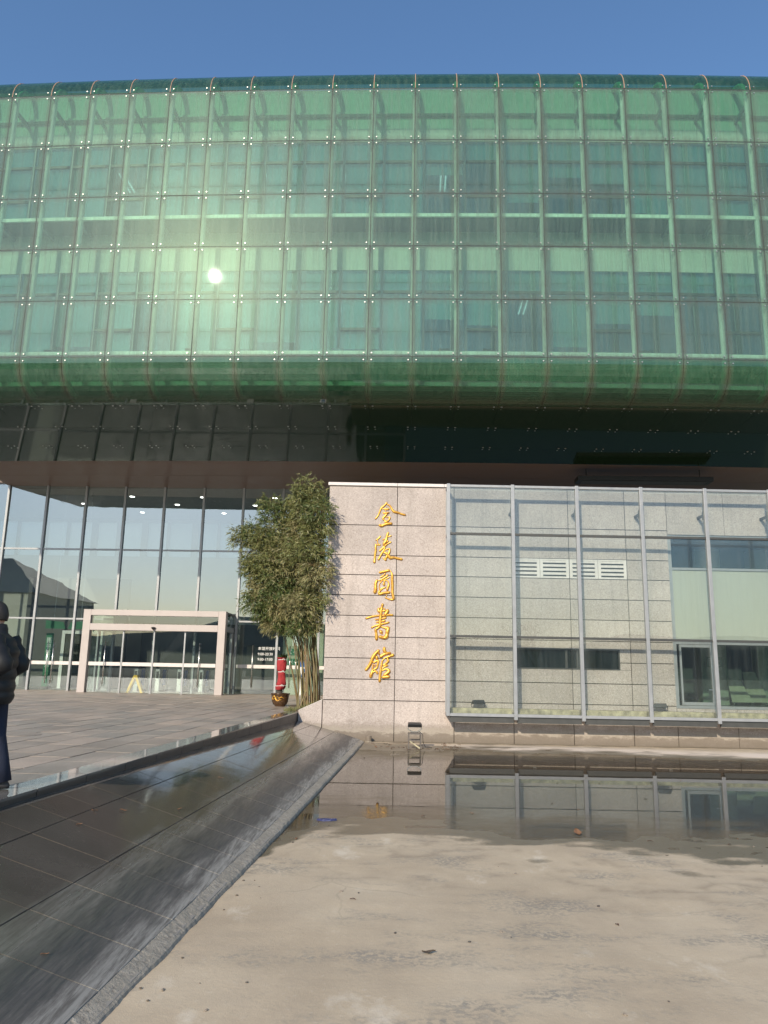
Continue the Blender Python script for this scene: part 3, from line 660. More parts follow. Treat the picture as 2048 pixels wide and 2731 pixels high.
for a_, b_ in zip(GX, GX[1:]):
    for k, z in enumerate(RZ):
        h = (.07, .06, .06, .06)[k]
        MB().box(a_+.045, b_-.045, GY-.05, GY+.03, z, z+h).build('rail', M['frame_grey'] if k in (0, 3) else M['frame_dark'], gs, GO)
    for k in range(3):
        MB().box(a_+.046, b_-.046, GY-.018, GY-.006, RZ[k]+(.07, .06, .06)[k], RZ[k+1]).build('pane', M['clear'], gs, GO)
    MB().box(a_+.003, b_-.003, GY+.03, WY-.002, GZ1-.02, GZ1-.008).build('pane', M['clear'], gs, GO)
    MB().box(a_+.046, b_-.046, GY+.0, GY+.06, GZ0-.15, GZ0-.002).build('bottom_beam', M['frame_dark'], gs, GO)
    MB().box(a_+.003, b_-.003, GY+.20, WY-.002, GZ0+.0, GZ0+.03).build('base_plate', M['frame_dark'], gs, GO)
    MB().box(a_+.02, b_-.05, GY+.18, WY-.05, GZ0+.06, GZ0+.19).build('gutter', M['rust'], gs, GO)
for k in range(3):
    MB().box(GX[0]-.012, GX[0], GY+.031, WY-.061, RZ[k]+(.07, .06, .06)[k], RZ[k+1]).build('side_pane', M['clear'], gs, GO)
    MB().box(GX[0]-.03, GX[0]+.03, GY+.031, WY-.061, RZ[k], RZ[k]+(.068, .058, .058)[k]).build('side_rail', M['frame_grey'], gs, GO)
MB().box(GX[0]-.03, GX[0]+.03, GY+.031, WY-.061, RZ[3], RZ[3]+.06).build('side_rail', M['frame_grey'], gs, GO)
# floodlights lying in the gutter of the screen
def flood(name, label, loc, s=1., rz=0., group=None, tilt=R(25)):
    f = thing(name, label, 'floodlight', loc, rz, group)
    ca, sa = math.cos(tilt), math.sin(tilt)
    def tp(x, y, z): return (x*s, (y*ca+z*sa)*s, (.17+(-y*sa+z*ca))*s)
    h = MB().hexa([tp(-.2, -.05, -.09), tp(.2, -.05, -.09), tp(.16, .06, -.07), tp(-.16, .06, -.07), tp(-.2, -.05, .09), tp(.2, -.05, .09), tp(.16, .06, .07), tp(-.16, .06, .07)]).build('housing', M['black'], f)
    MB().poly([tp(-.18, -.0525, -.075), tp(.18, -.0525, -.075), tp(.18, -.0525, .075), tp(-.18, -.0525, .075)]).build('lens', M['window'], h)
    MB().tube([(-.21*s, 0, .17*s), (-.21*s, 0, .03*s), (0, 0, .008*s), (.21*s, 0, .03*s), (.21*s, 0, .17*s)], .012*s, 6).build('bracket', M['black'], f)
    MB().box(-.06*s, .06*s, -.05*s, .05*s, 0, .012*s).build('foot', M['black'], f)
    return f
flood('floodlight', 'small black floodlight behind screen glass, bay next to the sign wall', (2.5, GY+.3, GZ0+.19), .85, R(15), 'floodlights inside the glass screen', R(-82))
flood('floodlight', 'small black floodlight behind screen glass, near the glazed doors', (7.15, GY+.3, GZ0+.19), .85, R(-10), 'floodlights inside the glass screen', R(-82))
for i, x in enumerate((3.95, 7.4)):
    s_ = thing('socket_box', ('small pale socket box on the base wall under the screen, nearer the lamp stand', 'small pale socket box on the base wall below the annex doors')[i], 'socket box', (x, WY, .33), group='socket boxes under the screen')
    bevel(MB().box(-.04, .04, -.03, 0, -.04, .04).build('cover', M['white'], s_), .005)
    MB().box(-.025, .025, -.034, -.0302, -.025, .025).build('flap', M['cap'], s_)

# ================================================================== GREEN GLASS VOLUME
V0 = 22.7; RC = 320.; PU = 1.41; UC = -1.0; U0 = -.08
RW = [20.94, 18.95, 16.95, 15.05, 13.18, 11.22]; RAD = 1.2
def fv(u): return V0+(u-UC)**2/(2*RC)
def fa(u): return math.atan((u-UC)/RC)
gb = thing('green_glass_building', 'big green glass upper volume with bolted panels over the entrance', 'building', bw(0, 26), -PSI)
BV = 26.
K0, K1 = -13, 11
def place(name, me, u, dv, z, extra=(0, 0, 0)):
    a = fa(u); return obj(name, me, gb, (u-math.sin(a)*dv, fv(u)+math.cos(a)*dv-BV, z), (extra[0], extra[1], a+extra[2]))
G2 = .006; hw = PU/2-G2; TH = .016
panel_me = [MB().box(-hw, hw, 0, TH, -(RW[i]-RW[i+1])/2+G2, (RW[i]-RW[i+1])/2-G2).mesh('glass_panel', M['skin_glass']) for i in range(5)]
def arc_panel(r, a0, a1, ysgn, n=10):
    """curved pane: circle centre is RAD behind the facade line"""
    m = MB(); out, inn = [], []
    for k in range(n+1):
        g = a0+(a1-a0)*k/n
        out.append((RAD-r*math.cos(g), ysgn*r*math.sin(g))); inn.append((RAD-(r-TH)*math.cos(g), ysgn*(r-TH)*math.sin(g)))
    for k in range(n):
        p, q, r2, s2 = out[k], out[k+1], inn[k+1], inn[k]
        ring = [p, q, r2, s2]
        a = [(-hw, y, z) for y, z in ring]; b = [(hw, y, z) for y, z in ring]
        if ysgn > 0: a, b = b, a
        m.poly([a[0], a[1], b[1], b[0]]); m.poly([a[3], b[3], b[2], a[2]])
        m.poly([a[0], a[3], a[2], a[1]]); m.poly([b[0], b[1], b[2], b[3]])
    me = m.mesh('glass_panel', M['tube_glass']); bm = bmesh.new(); bm.from_mesh(me); bmesh.ops.remove_doubles(bm, verts=bm.verts, dist=1e-5)
    bmesh.ops.recalc_face_normals(bm, faces=bm.faces); bm.to_mesh(me); bm.free()
    if ysgn < 0: me.materials[0] = M['bent_glass']
    return me
top_me = arc_panel(RAD, .006, math.pi/2, 1); bot_me = arc_panel(RAD, .006, math.pi/2-.004, -1)
# spider fitting: hub, four arms, four bolt heads on the outer face
m = MB(); DX, DZ = .125, .115
m.tube([(0, .05, 0), (0, .20, 0)], .035, 8)
for sx_ in (-1, 1):
    for sz_ in (-1, 1):
        m.tube([(0, .10, 0), (sx_*DX*.6, .085, sz_*DZ*.6), (sx_*DX, .05, sz_*DZ), (sx_*DX, -.004, sz_*DZ)], [.024, .017, .014, .012], 6)
spider_me = m.mesh('spider_fitting', M['steel'], smooth=True)
bolt_m = MB()
for sx_ in (-1, 1):
    for sz_ in (-1, 1): bolt_m.tube([(sx_*DX, -.002, sz_*DZ), (sx_*DX, -.014, sz_*DZ)], [.026, .020], 10)
bolt_me = bolt_m.mesh('bolt_heads', plain('bright_bolt_head', (.40, .40, .38), .42, .9))
# tube post profile: straight run, bent in at both ends
pr = []
for k in range(7):
    g = math.pi/2*(1-k/6); pr.append((0, RAD-(RAD-.30)*math.cos(g), RW[0]+(RAD-.30)*math.sin(g)))
for k in range(7):
    g = math.pi/2*k/6; pr.append((0, RAD-(RAD-.30)*math.cos(g), RW[5]-(RAD-.30)*math.sin(g)))
post_me = MB().tube(pr, .082, 10).mesh('tube_post', M['post'], smooth=True)
arm_me = MB().box(-.04, .04, .34, 1.16, -.07, .07).mesh('bracket', M['frame_grey'])
JW = R(.20)
for k in range(K0, K1+1):
    un = U0+k*PU; um = un+PU/2
    place('tube_post', post_me, un, 0, 0)
    for z in (20.62, 16.15, 11.25): place('bracket', arm_me, un, 0, z)
    for z in RW:
        s_ = place('spider_fitting', spider_me, un, 0, z); tag(obj('bolt_heads', bolt_me, s_), kind='stuff')
    if k == K1: break
    for i in range(5):
        place('glass_panel', panel_me[i], um, 0, (RW[i]+RW[i+1])/2, (rnd.gauss(0, JW), 0, rnd.gauss(0, JW)))
    place('glass_panel', top_me, um, 0, RW[0]); place('glass_panel', bot_me, um, 0, RW[5])
# copper-coloured joint covers on the rounded top
rib = MB(); rp = [(0, RAD-(RAD+.006)*math.cos(math.pi/2*k/8), (RAD+.006)*math.sin(math.pi/2*k/8)) for k in range(9)]
rib_me = MB().tube(rp, .014, 6).mesh('joint_cover', plain('copper_joint', (.42, .25, .17), .5))
for k in range(K0, K1+1): place('joint_cover', rib_me, U0+k*PU, 0, RW[0])
# inner wall: bands, windows with frames, walkways
UA, UB = U0+K0*PU, U0+K1*PU
IV = V0+1.2
def seg(name, mat, z0, z1, d0, d1, n=24, off=0., um0=None, um1=None, parent=gb, joined=True, gap=0.):
    out = []
    for k in range(n):
        a_, b_ = UA+(UB-UA)*k/n, UA+(UB-UA)*(k+1)/n
        m = MB(); p = [(a_+gap, fv(a_)+d0), (b_-gap, fv(b_)+d0), (b_-gap, fv(b_)+d1), (a_+gap, fv(a_)+d1)]
        m.hexa([(x, y-BV, z0) for x, y in p]+[(x, y-BV, z1) for x, y in p])
        out.append(m.build(name, mat, parent))
    return out
for z0, z1 in ((19.8, 21.9), (14.85, 16.28), (10.7, 11.42)):
    seg('wall_panel', M['inner'], z0, z1, 1.2, 1.32, gap=.006)
seg('walkway_grating', M['grate'], 16.28, 16.33, .28, 1.2, gap=.004)
seg('walkway_grating', M['grate'], 11.42, 11.47, .28, 1.2, gap=.004)
seg('walkway_edge', M['post'], 16.24, 16.36, .22, .28, 12, gap=.002)
seg('walkway_edge', M['post'], 11.38, 11.50, .22, .28, 12, gap=.002)
# dark silicone joints between the panes
sil = plain('dark_silicone_joint', (.035, .045, .04), .7)
for z in RW:
    m = MB()
    for k in range(K0, K1):
        a_, b_ = U0+k*PU, U0+(k+1)*PU; m.hexa([(x, y-BV, z_) for z_ in (z-.014, z+.014) for x, y in ((a_, fv(a_)+.003), (b_, fv(b_)+.003), (b_, fv(b_)+.024), (a_, fv(a_)+.024))])
    m.build('joint_strip', sil, gb)
js_me = MB().box(-.012, .012, .004, .022, RW[5], RW[0]).mesh('joint_strip', sil)
for k in range(K0, K1+1): place('joint_strip', js_me, U0+k*PU, 0, 0)
seg('cornice', M['inner'], 20.78, 20.86, 1.02, 1.195, 12, gap=.002)
fr_me = {}
for (z0, z1, tz) in ((16.33, 19.8, 19.0), (11.47, 14.85, 14.05)):
    vpost = MB().box(-.04, .04, 1.18, 1.30, z0, z1).mesh('window_post', M['frame_grey'])
    rail = MB().box(-PU/2+.04, PU/2-.04, 1.19, 1.28, -.045, .045).mesh('window_rail', M['frame_dark'])
    sill = MB().box(-PU/2+.04, PU/2-.04, 1.12, 1.28, 0, .09).mesh('window_sill', M['post'])
    pl_ = MB().box(-PU/2+.041, PU/2-.041, 1.225, 1.24, z0+.09, tz-.045).mesh('window_pane', M['window'])
    pu_ = MB().box(-PU/2+.041, PU/2-.041, 1.225, 1.24, tz+.045, z1).mesh('window_pane', M['window'])
    for k in range(K0, K1):
        u = U0+k*PU+.35
        place('window_post', vpost, u, 0, 0)
        if k < K1-1:
            um = u+PU/2; place('window_rail', rail, um, 0, tz)
            if (k*7) % 3 == 1: place('window_rail', rail, um, 0, tz-1.35)
            place('window_sill', sill, um, 0, z0); place('window_pane', pl_, um, 0, 0); place('window_pane', pu_, um, 0, 0)
def slabm(name, mat, u0, u1, v0, v1, z0, z1, parent=gb, bv=BV):
    return MB().box(u0, u1, v0-bv, v1-bv, z0, z1).build(name, mat, parent)
# pale sheets added behind most windows, standing in for the glass's bright reflected veil
veil_mats = [plain('pale_veil_%d' % i, c_, .8, var=.06) for i, c_ in enumerate(((.60, .66, .62), (.50, .59, .58), (.66, .69, .62)))]
for (z0, z1, tz) in ((16.33, 19.8, 19.0), (11.47, 14.85, 14.05)):
    for k in range(K0, K1-1):
        u = U0+k*PU+.35+PU/2
        drop = rnd.uniform(.75, .97) if k < 0 else (rnd.uniform(.35, .9) if k < 5 else rnd.choice((.23, .23, .9, .45)))
        if (k*5+int(z0)) % 9 == 3: drop = .23
        a_ = fa(u); bz = z1-(z1-z0)*drop
        me_ = MB().box(-PU/2+.05, PU/2-.05, 1.34, 1.352, bz, z1-.01).mesh('veil_sheet', veil_mats[(k*3+int(z0)) % 3])
        place('veil_sheet', me_, u, 0, 0)
# floor slabs, ceilings and a back wall so that the windows look into rooms
W1 = IV+.4
slabm('floor_slab', M['room_floor'], UA, UB, W1, 38, 16.0, 16.25); slabm('ceiling', M['ceil'], UA, UB, W1, 38, 19.85, 20.0)
slabm('floor_slab', M['room_floor'], UA, UB, W1, 38, 11.15, 11.40); slabm('ceiling', M['ceil'], UA, UB, W1, 38, 14.9, 15.0)
slabm('back_wall', M['room_wall'], UA, UB, 31.5, 31.8, 11.4, 19.85)
slabm('end_wall', M['room_wall'], UA+.05, UA+.3, W1, 31.5, 11.4, 19.85); slabm('end_wall', M['room_wall'], UB-.3, UB-.05, W1, 31.5, 11.4, 19.85)
slabm('roof', M['grate'], UA, UB, IV+.25, 44, 21.95, 22.1)
slabm('rear_facade', M['inner'], UA, UB, 43.7, 44, 9.6, 21.95)
# bookcases behind some windows (right-hand rooms)
for i, (u, z, hh) in enumerate(((7.6, 16.27, 2.1), (9.1, 16.27, 2.1), (10.6, 16.27, 2.1))):
    bk = thing('bookcase', ('bookcase behind the upper windows, first of three', 'bookcase behind the upper windows, middle of three', 'bookcase behind the upper windows, last of three')[i], 'bookcase', bw(u, 26.2, z), -PSI, 'bookcases in the upper reading room')
    MB().box(-.65, .65, .30, .33, 0, hh).build('back_panel', M['room_wall'], bk)
    for s2 in range(5): MB().box(-.65, .65, 0, .295, s2*hh/4-.015+.015, s2*hh/4+.03).build('shelf', M['white'], bk)
    for sx_ in (-.67, .651): MB().box(sx_, sx_+.018, 0, .3, 0, hh).build('side_panel', M['white'], bk)
# ceiling lights inside (lit tubes)
for i, (u, v, zc) in enumerate(((-11.2, 26.2, 19.84), (-8.3, 26.2, 19.84), (-5.6, 26.2, 19.84), (-2.6, 26.2, 19.84), (-.9, 26.2, 19.84), (1.0, 26.2, 19.84), (-12.4, 26.4, 14.89), (-6.3, 26.4, 14.89), (-2.7, 26.6, 14.89), (-.9, 26.3, 14.89), (1.0, 26.3, 14.89), (4.0, 26.6, 14.89))):
    L = thing('ceiling_light', ('twin tube ceiling light glowing in an upper storey reading room' if zc > 17 else 'twin tube ceiling light glowing in the lower glazed storey'), 'ceiling light', bw(u, v, zc), -PSI, 'upper storey tube lights' if zc > 17 else 'lower storey tube lights')
    MB().box(-.16, .16, -.65, .65, -.03, 0).build('housing', M['white'], L)
    for sx_ in (-.09, .09): MB().tube([(sx_, -.6, -.05), (sx_, .6, -.05)], .018, 6).build('tube', M['tube_on'], L)
# floodlights standing on the walkways
FL = [(-7.05, 16.33), (-2.35, 16.33), (2.6, 16.33), (7.45, 16.33), (-12.05, 11.47), (-7.3, 11.47), (-2.5, 11.47), (.95, 11.47), (2.35, 11.47), (7.35, 11.47)]
for i, (u, z) in enumerate(FL):
    p = bw(u, fv(u)+.55, z)
    flood('walkway_floodlight', ('black floodlight on the upper walkway behind the green glass' if z > 15 else 'black floodlight on the lower walkway behind the green glass'), p, .95, -PSI+rnd.uniform(-.3, .3), 'upper walkway floodlights' if z > 15 else 'lower walkway floodlights', R(rnd.uniform(-40, 5)))
# soffit: three rows of dark gloss panels, two rows of brown metal, all following the facade
SF = [(1.2, 10.02), (3.05, 9.84), (4.85, 9.665), (6.35, 9.515), (8.05, 9.35), (9.75, 9.19)]
sof_me = []
for i in range(5):
    (d0, z0), (d1, z1) = SF[i], SF[i+1]; g = .007
    m = MB().hexa([(-PU/2+g, d0+g, z0), (PU/2-g, d0+g, z0), (PU/2-g, d1-g, z1), (-PU/2+g, d1-g, z1), (-PU/2+g, d0+g, z0+.03), (PU/2-g, d0+g, z0+.03), (PU/2-g, d1-g, z1+.03), (-PU/2+g, d1-g, z1+.03)])
    sof_me.append(m.mesh('soffit_panel', M['soffit_glass'] if i < 3 else M['brown_panel']))
sb = MB()
for sx_ in (-1, 1):
    for sy_ in (-1, 1): sb.tube([(sx_*.125, sy_*.12, -.002), (sx_*.125, sy_*.12, -.014)], [.034, .026], 8)
sb_me = sb.mesh('soffit_bolts', M['steel'])
for k in range(K0, K1):
    um = U0+k*PU+PU/2
    for i in range(5): place('soffit_panel', sof_me[i], um, 0, 0, (0, 0, 0))
    for i in (1, 2): place('soffit_bolts', sb_me, um-PU/2, SF[i][0], SF[i][1])
    o_ = place('soffit_bolts', sb_me, um-PU/2, SF[0][0]+.16, SF[0][1]-.012)
slabm('soffit_backing', M['black'], UA, UB, 24.3, 33.5, 10.06, 10.1)

# dark light trough hung under the brown soffit over the annex
lt = thing('light_trough', 'long dark metal trough hung under the brown soffit over the annex', 'light trough', bw(9.0, 29.6, 9.0), -PSI)
bevel(MB().box(-2.6, 2.6, -.35, .35, -.08, .10).build('housing', M['black'], lt), .01)
MB().box(-2.4, 2.4, -.25, .25, -.088, -.081).build('diffuser', M['frame_dark'], lt)
for x in (-2.2, 2.2): MB().tube([(x, 0, .10), (x, 0, .46)], .02, 6).build('hanger', M['black'], lt)

# ================================================================== LOBBY CURTAIN WALL
CV = 32.5
cw = thing('lobby_curtain_wall', 'tall mirror-like glass curtain wall of the entrance lobby', 'curtain wall', bw(-10, CV, PZ), -PSI)
def cb(x0, x1, v0, v1, z0, z1, name, mat, parent=cw, org=(-10, CV, PZ)):
    return MB().box(x0, x1, v0, v1, z0, z1).build(name, mat, parent, (-org[0], -org[1], -org[2]))
CU = [-16.07+1.74*k for k in range(-5, 10)]
CT = 9.32; LEVELS = [PZ, 3.43, 6.42, CT]
for u in CU:
    cb(u-.045, u+.045, CV-.10, CV+.06, PZ, CT, 'mullion', M['frame_grey'])
for a_, b_ in zip(CU, CU[1:]):
    vest = -13.3 < (a_+b_)/2 < -7.3
    for k, z in enumerate(LEVELS[1:]):
        if k == 0 and vest: continue
        cb(a_+.046, b_-.046, CV-.05, CV+.05, z-.035, z+.035, 'transom', M['frame_grey'])
    cb(a_+.046, b_-.046, CV-.012, CV+.012, 6.456, CT-.036, 'pane', M['curtain'])
    if not vest: cb(a_+.046, b_-.046, CV-.012, CV+.012, 3.466, 6.384, 'pane', M['curtain'])
    else: cb(a_+.046, b_-.046, CV-.012, CV+.012, 3.74, 6.384, 'pane', M['curtain'])
    if not vest:
        cb(a_+.046, b_-.046, CV-.012, CV+.012, PZ+.02, 3.394, 'pane', M['door_glass'])
        cb(a_+.05, b_-.05, CV-.018, CV-.0125, PZ+1.06, PZ+1.2, 'warning_strip', M['cap'])
# pull handles on the doors left and right of the vestibule
def handle(u, v, parent, off):
    m = MB()
    m.tube([(u, v-.09, PZ+.28), (u, v-.09, PZ+2.0)], .022, 8)
    for z in (.5, 1.75): m.tube([(u, v, PZ+z), (u, v-.09, PZ+z)], .012, 6)
    return m.build('door_handle', M['steel'], parent, off, True)
for u in (-15.32, -15.08, -6.62, -5.05, -4.80): handle(u, CV-.012, cw, (10, -CV, -PZ))
cb(-20, -1.6, CV-.2, CV+1.2, CT+.001, CT+.25, 'head_beam', M['brown_panel'])
# opening hours lettering on the door right of the vestibule: small white text lines
def add_text(body, size, loc, rot, mat, name, parent=None, ex=.0015):
    cu = bpy.data.curves.new(name, 'FONT'); cu.body = body; cu.size = size; cu.extrude = ex; cu.align_x = 'LEFT'
    o = bpy.data.objects.new(name, cu); C.objects.link(o)
    dg = bpy.context.evaluated_depsgraph_get(); me = bpy.data.meshes.new_from_object(o.evaluated_get(dg)); bpy.data.objects.remove(o)
    me.materials.clear(); me.materials.append(mat); o = obj(name, me, parent, loc, rot); return o
for k, (s_, sz) in enumerate((('本馆开放时间', .155), ('9:00-20:30', .15), ('9:00-17:00', .15))):
    add_text(s_, sz, (-6.42+10, -.02, 1.82-.22*k), (math.pi/2, 0, 0), M['white'], 'hours_lettering', cw)

# ---- vestibule
VV = 30.7; vs_ = thing('entrance_vestibule', 'boxy glass entrance vestibule with thick pale pinkish frame', 'vestibule', bw(-10.3, VV, PZ), -PSI)
VO = (10.3, -VV, -PZ); L_, R_ = -13.2, -7.42; VT = 3.72; FD = .30
def vb(x0, x1, v0, v1, z0, z1, name, mat, parent=vs_): return MB().box(x0, x1, v0, v1, z0, z1).build(name, mat, parent, VO)
for x0 in (L_, R_-FD): bevel(vb(x0, x0+FD, VV, VV+.32, PZ, VT, 'frame_post', M['beige_frame']), .01)
bevel(vb(L_+FD, R_-FD, VV+.002, VV+.32, VT-.23, VT-.001, 'frame_beam', M['beige_frame']), .01)
bevel(vb(L_+FD, R_-FD, VV+.002, VV+.32, 2.90, 3.16, 'frame_beam', M['beige_frame']), .01)
vb(L_+FD, R_-FD, VV+.10, VV+.115, 3.16, VT-.23, 'transom_pane', M['door_glass'])
vb(L_+.02, R_-.02, VV+.32, CV-.12, VT-.10, VT-.02, 'roof', M['frame_dark'])
for x0 in (L_+.05, R_-.09):
    vb(x0, x0+.03, VV+.33, CV-.12, PZ+.02, 2.92, 'side_pane', M['door_glass'])
    vb(x0, x0+.03, VV+.33, CV-.12, 3.14, VT-.11, 'side_pane', M['door_glass'])
    vb(x0-.03, x0+.06, VV+.33, CV-.12, 2.93, 3.13, 'side_beam', M['frame_grey'])
    vb(x0-.02, x0+.05, CV-.35, CV-.12, PZ, 2.92, 'side_post', M['frame_grey'])
xs = [L_+FD, -11.55, -10.3, -9.05, R_-FD]
for i in range(4):
    d = vb(xs[i]+.03, xs[i+1]-.03, VV+.12+(.04 if i in (1, 2) else 0), VV+.135+(.04 if i in (1, 2) else 0), PZ+.02, 2.89, 'door_leaf', M['door_glass'])
    vb(xs[i]+.035, xs[i+1]-.035, VV+.105+(.04 if i in (1, 2) else 0), VV+.1195+(.04 if i in (1, 2) else 0), PZ+1.06, PZ+1.2, 'warning_strip', M['cap'], d)
for x in xs[1:4]: vb(x-.028, x+.028, VV+.12, VV+.17, PZ, 2.895, 'door_stile', M['frame_grey'])
for x in (-12.2, -8.4): handle(x, VV+.1, vs_, VO)
MB().lathe([(.0, -.10), (.05, -.07), (.09, 0), (.05, .02)], n=12).build('motion_sensor', M['black'], vs_, loc=(-10.3+10.3, -.06, 2.98-PZ+.05))

# ---- lobby interior
lb = tag(MB().box(-24, -1.6, CV+.1, 40, PZ-.04, PZ-.003).build('lobby_floor', M['room_floor']), kind='structure'); lb.rotation_euler.z = -PSI
lc = tag(MB().box(-24, -1.6, CV+.07, 40, 9.20, 9.25).build('lobby_ceiling', M['ceil']), kind='structure'); lc.rotation_euler.z = -PSI
m = MB().box(-24, -1.6, 40, 40.3, PZ, 7.2).box(-24, -1.6, 40, 40.3, 9.05, 9.2)
for k in range(17): m.box(-24+k*1.36, -24+k*1.36+(.34 if k % 2 else .16), 40, 40.3, 7.2, 9.05)
cp_t = NT('pale_clerestory_pane'); cp_t.n.remove(cp_t.b); ctl = cp_t.add('BsdfTranslucent'); ctl.inputs[0].default_value = (.92, .93, .90, 1); cdf = cp_t.add('BsdfDiffuse'); cdf.inputs[0].default_value = (.7, .72, .70, 1); cmx = cp_t.add('MixShader'); cmx.inputs[0].default_value = .3; cp_t.link(ctl.outputs[0], cmx.inputs[1]); cp_t.link(cdf.outputs[0], cmx.inputs[2]); cp_t.link(cmx.outputs[0], cp_t.out.inputs['Surface'])
lw = tag(m.build('lobby_back_wall', M['lobby_wall']), kind='structure'); lw.rotation_euler.z = -PSI
for k in range(17):
    x0 = -24+k*1.36+(.34 if k % 2 else .16); MB().box(x0+.002, min(-24+(k+1)*1.36, -1.6)-.002, 40.12, 40.14, 7.2, 9.05).build('clerestory_pane', cp_t.m, lw)
m = MB().box(-24.2, -24, CV+.07, 40, PZ, 9.2).box(-18.5, -13.6, 36.5, 36.8, PZ, 5.6); lw = tag(m.build('lobby_side_wall', M['lobby_dark']), kind='structure'); lw.rotation_euler.z = -PSI
m = MB().box(-13.4, -4., 38.2, 38.5, PZ, 3.6); lw = tag(m.build('lobby_reception_wall', M['lobby_dark']), kind='structure'); lw.rotation_euler.z = -PSI
lw = tag(MB().box(-5.48, -2.2, CV+.62, CV+.8, PZ, 3.4).build('lobby_stone_wall', M['green_stone']), kind='structure'); lw.rotation_euler.z = -PSI
# inner doorway seen behind the left doors
ud = thing('inner_doorway', 'white framed inner doorway behind the glass doors left of vestibule', 'doorway', bw(-15.1, 35.2, PZ), -PSI)
for x0, x1, z0, z1 in ((-.95, -.8, 0, 2.6), (.8, .95, 0, 2.6), (-.8, .8, 2.45, 2.6)): MB().box(x0, x1, 0, .12, z0, z1).build('frame', M['white'], ud)
for sx_ in (-.795, .01): MB().box(sx_, sx_+.785, .04, .08, 0, 2.445).build('door_leaf', M['frame_dark'], ud)
bn = thing('vertical_banner', 'tall narrow dark green banner with pale lettering inside left doors', 'banner', bw(-16.0+.15, 33.6, PZ), -PSI)
MB().box(-.16, .16, 0, .02, .12, 2.4).build('panel', M['green_sign'], bn)
add_text('图\n书\n馆\n服\n务', .26, (-.13, -.004, 2.0), (math.pi/2, 0, 0), M['white'], 'lettering', bn)
MB().box(-.2, .2, -.1, .12, 0, .12).build('base', M['frame_dark'], bn)
gv = thing('overhead_sign', 'dark green winged signboard hung above the left lobby doors', 'sign', bw(-15.1, 33.5, 3.05), -PSI)
for s in (-1, 1): MB().hexa([(s*.05, 0, 0), (s*.95, 0, 0), (s*.95, .03, 0), (s*.05, .03, 0), (s*.16, 0, .28), (s*.95, 0, .36), (s*.95, .03, .36), (s*.16, .03, .28)] if s > 0 else [(-.95, 0, 0), (-.05, 0, 0), (-.05, .03, 0), (-.95, .03, 0), (-.95, 0, .36), (-.16, 0, .28), (-.16, .03, .28), (-.95, .03, .36)]).build('wing', M['green_sign'], gv)
for s in (-.6, .6): MB().tube([(s, .015, .2), (s, .015, 6.15)], .008, 6).build('hanger', M['steel'], gv)
# wall signs
ns = thing('no_smoking_sign', 'white no smoking notice on the green stone lobby wall', 'sign', bw(-4.86, CV+.62, 2.75), -PSI)
MB().box(-.21, .21, -.015, 0, -.28, .28).build('plate', M['white'], ns)
m = MB(); n = 28
for k in range(n):
    a0, a1 = 2*math.pi*k/n, 2*math.pi*(k+1)/n
    m.poly([(r*math.cos(a), -.018, .07+r*math.sin(a)) for r, a in ((.16, a0), (.16, a1), (.125, a1), (.125, a0))][::-1])
m.build('ring', M['black'], ns)
MB().hexa([(-.11, -.019, .16), (-.09, -.019, .18), (-.09, -.017, .18), (-.11, -.017, .16), (.09, -.019, -.04), (.11, -.019, -.02), (.11, -.017, -.02), (.09, -.017, -.04)]).build('slash', M['black'], ns)
MB().box(-.08, .07, -.018, -.0155, .05, .08).build('cigarette', M['black'], ns)
add_text('禁止吸烟', .08, (-.16, -.017, -.20), (math.pi/2, 0, 0), M['black'], 'lettering', ns)
for i, z in enumerate((2.22, 1.80)):
    s_ = thing('wayfinding_sign', ('green plate with a white arrow under the no smoking notice', 'green plate without an arrow, lowest sign on the stone wall')[i], 'sign', bw(-4.92, CV+.62, z), -PSI, 'green wayfinding plates')
    MB().box(-.33, .33, -.015, 0, -.14, .14).build('plate', M['green_sign'], s_)
    if i == 0:
        MB().poly([(-.28, -.017, 0), (-.20, -.017, -.09), (-.16, -.017, -.09), (-.235, -.017, 0), (-.16, -.017, .09), (-.20, -.017, .09)]).build('arrow', M['white'], s_)
        add_text('入口', .10, (-.12, -.017, -.04), (math.pi/2, 0, 0), M['white'], 'lettering', s_); add_text('11', .16, (.18, -.017, -.06), (math.pi/2, 0, 0), M['white'], 'lettering', s_)
    else:
        MB().lathe([(.06, -.003), (.06, .003)], n=16).build('emblem', M['white'], s_).matrix_local = Matrix.Translation((-.22, -.018, 0)) @ Matrix.Rotation(math.pi/2, 4, 'X')
        MB().box(-.12, -.11, -.018, -.0155, -.10, .10).build('divider', M['white'], s_)
        add_text('文明阅览', .085, (-.08, -.017, -.03), (math.pi/2, 0, 0), M['white'], 'lettering', s_)
# turnstiles behind the vestibule
ts = thing('turnstile', 'steel turnstile with blue flap behind the vestibule doors', 'turnstile', bw(-11.9, 34.2, PZ), -PSI, 'turnstiles in the lobby')
bevel(MB().box(-.10, .10, -.6, .6, 0, .96).build('cabinet', M['steel'], ts), .02)
MB().box(.101, .14, -.16, .16, .25, .92).build('flap', M['blue'], ts)
MB().box(-.06, .06, -.61, -.601, .55, .85).build('reader', M['black'], ts)
for u in (-10.95, -10.0, -9.05, -8.1):
    c_ = copy_tree(ts); c_.location = bw(u, 34.2, PZ)
wf = thing('wet_floor_sign', 'yellow folding wet floor sign inside the vestibule', 'caution sign', bw(-11.1, 31.4, PZ), -PSI)
for s in (-1, 1):
    MB().hexa([(s*.30-.05, -.12, 0), (s*.30+.05, -.12, 0), (s*.30+.05, .12, 0), (s*.30-.05, .12, 0), (s*.03-.05, -.12, .66), (s*.03+.05, -.12, .66), (s*.03+.05, .12, .66), (s*.03-.05, .12, .66)]).build('leaf', M['yellow'], wf)
MB().box(-.07, .07, -.1, .1, .661, .70).build('hinge', M['yellow'], wf)
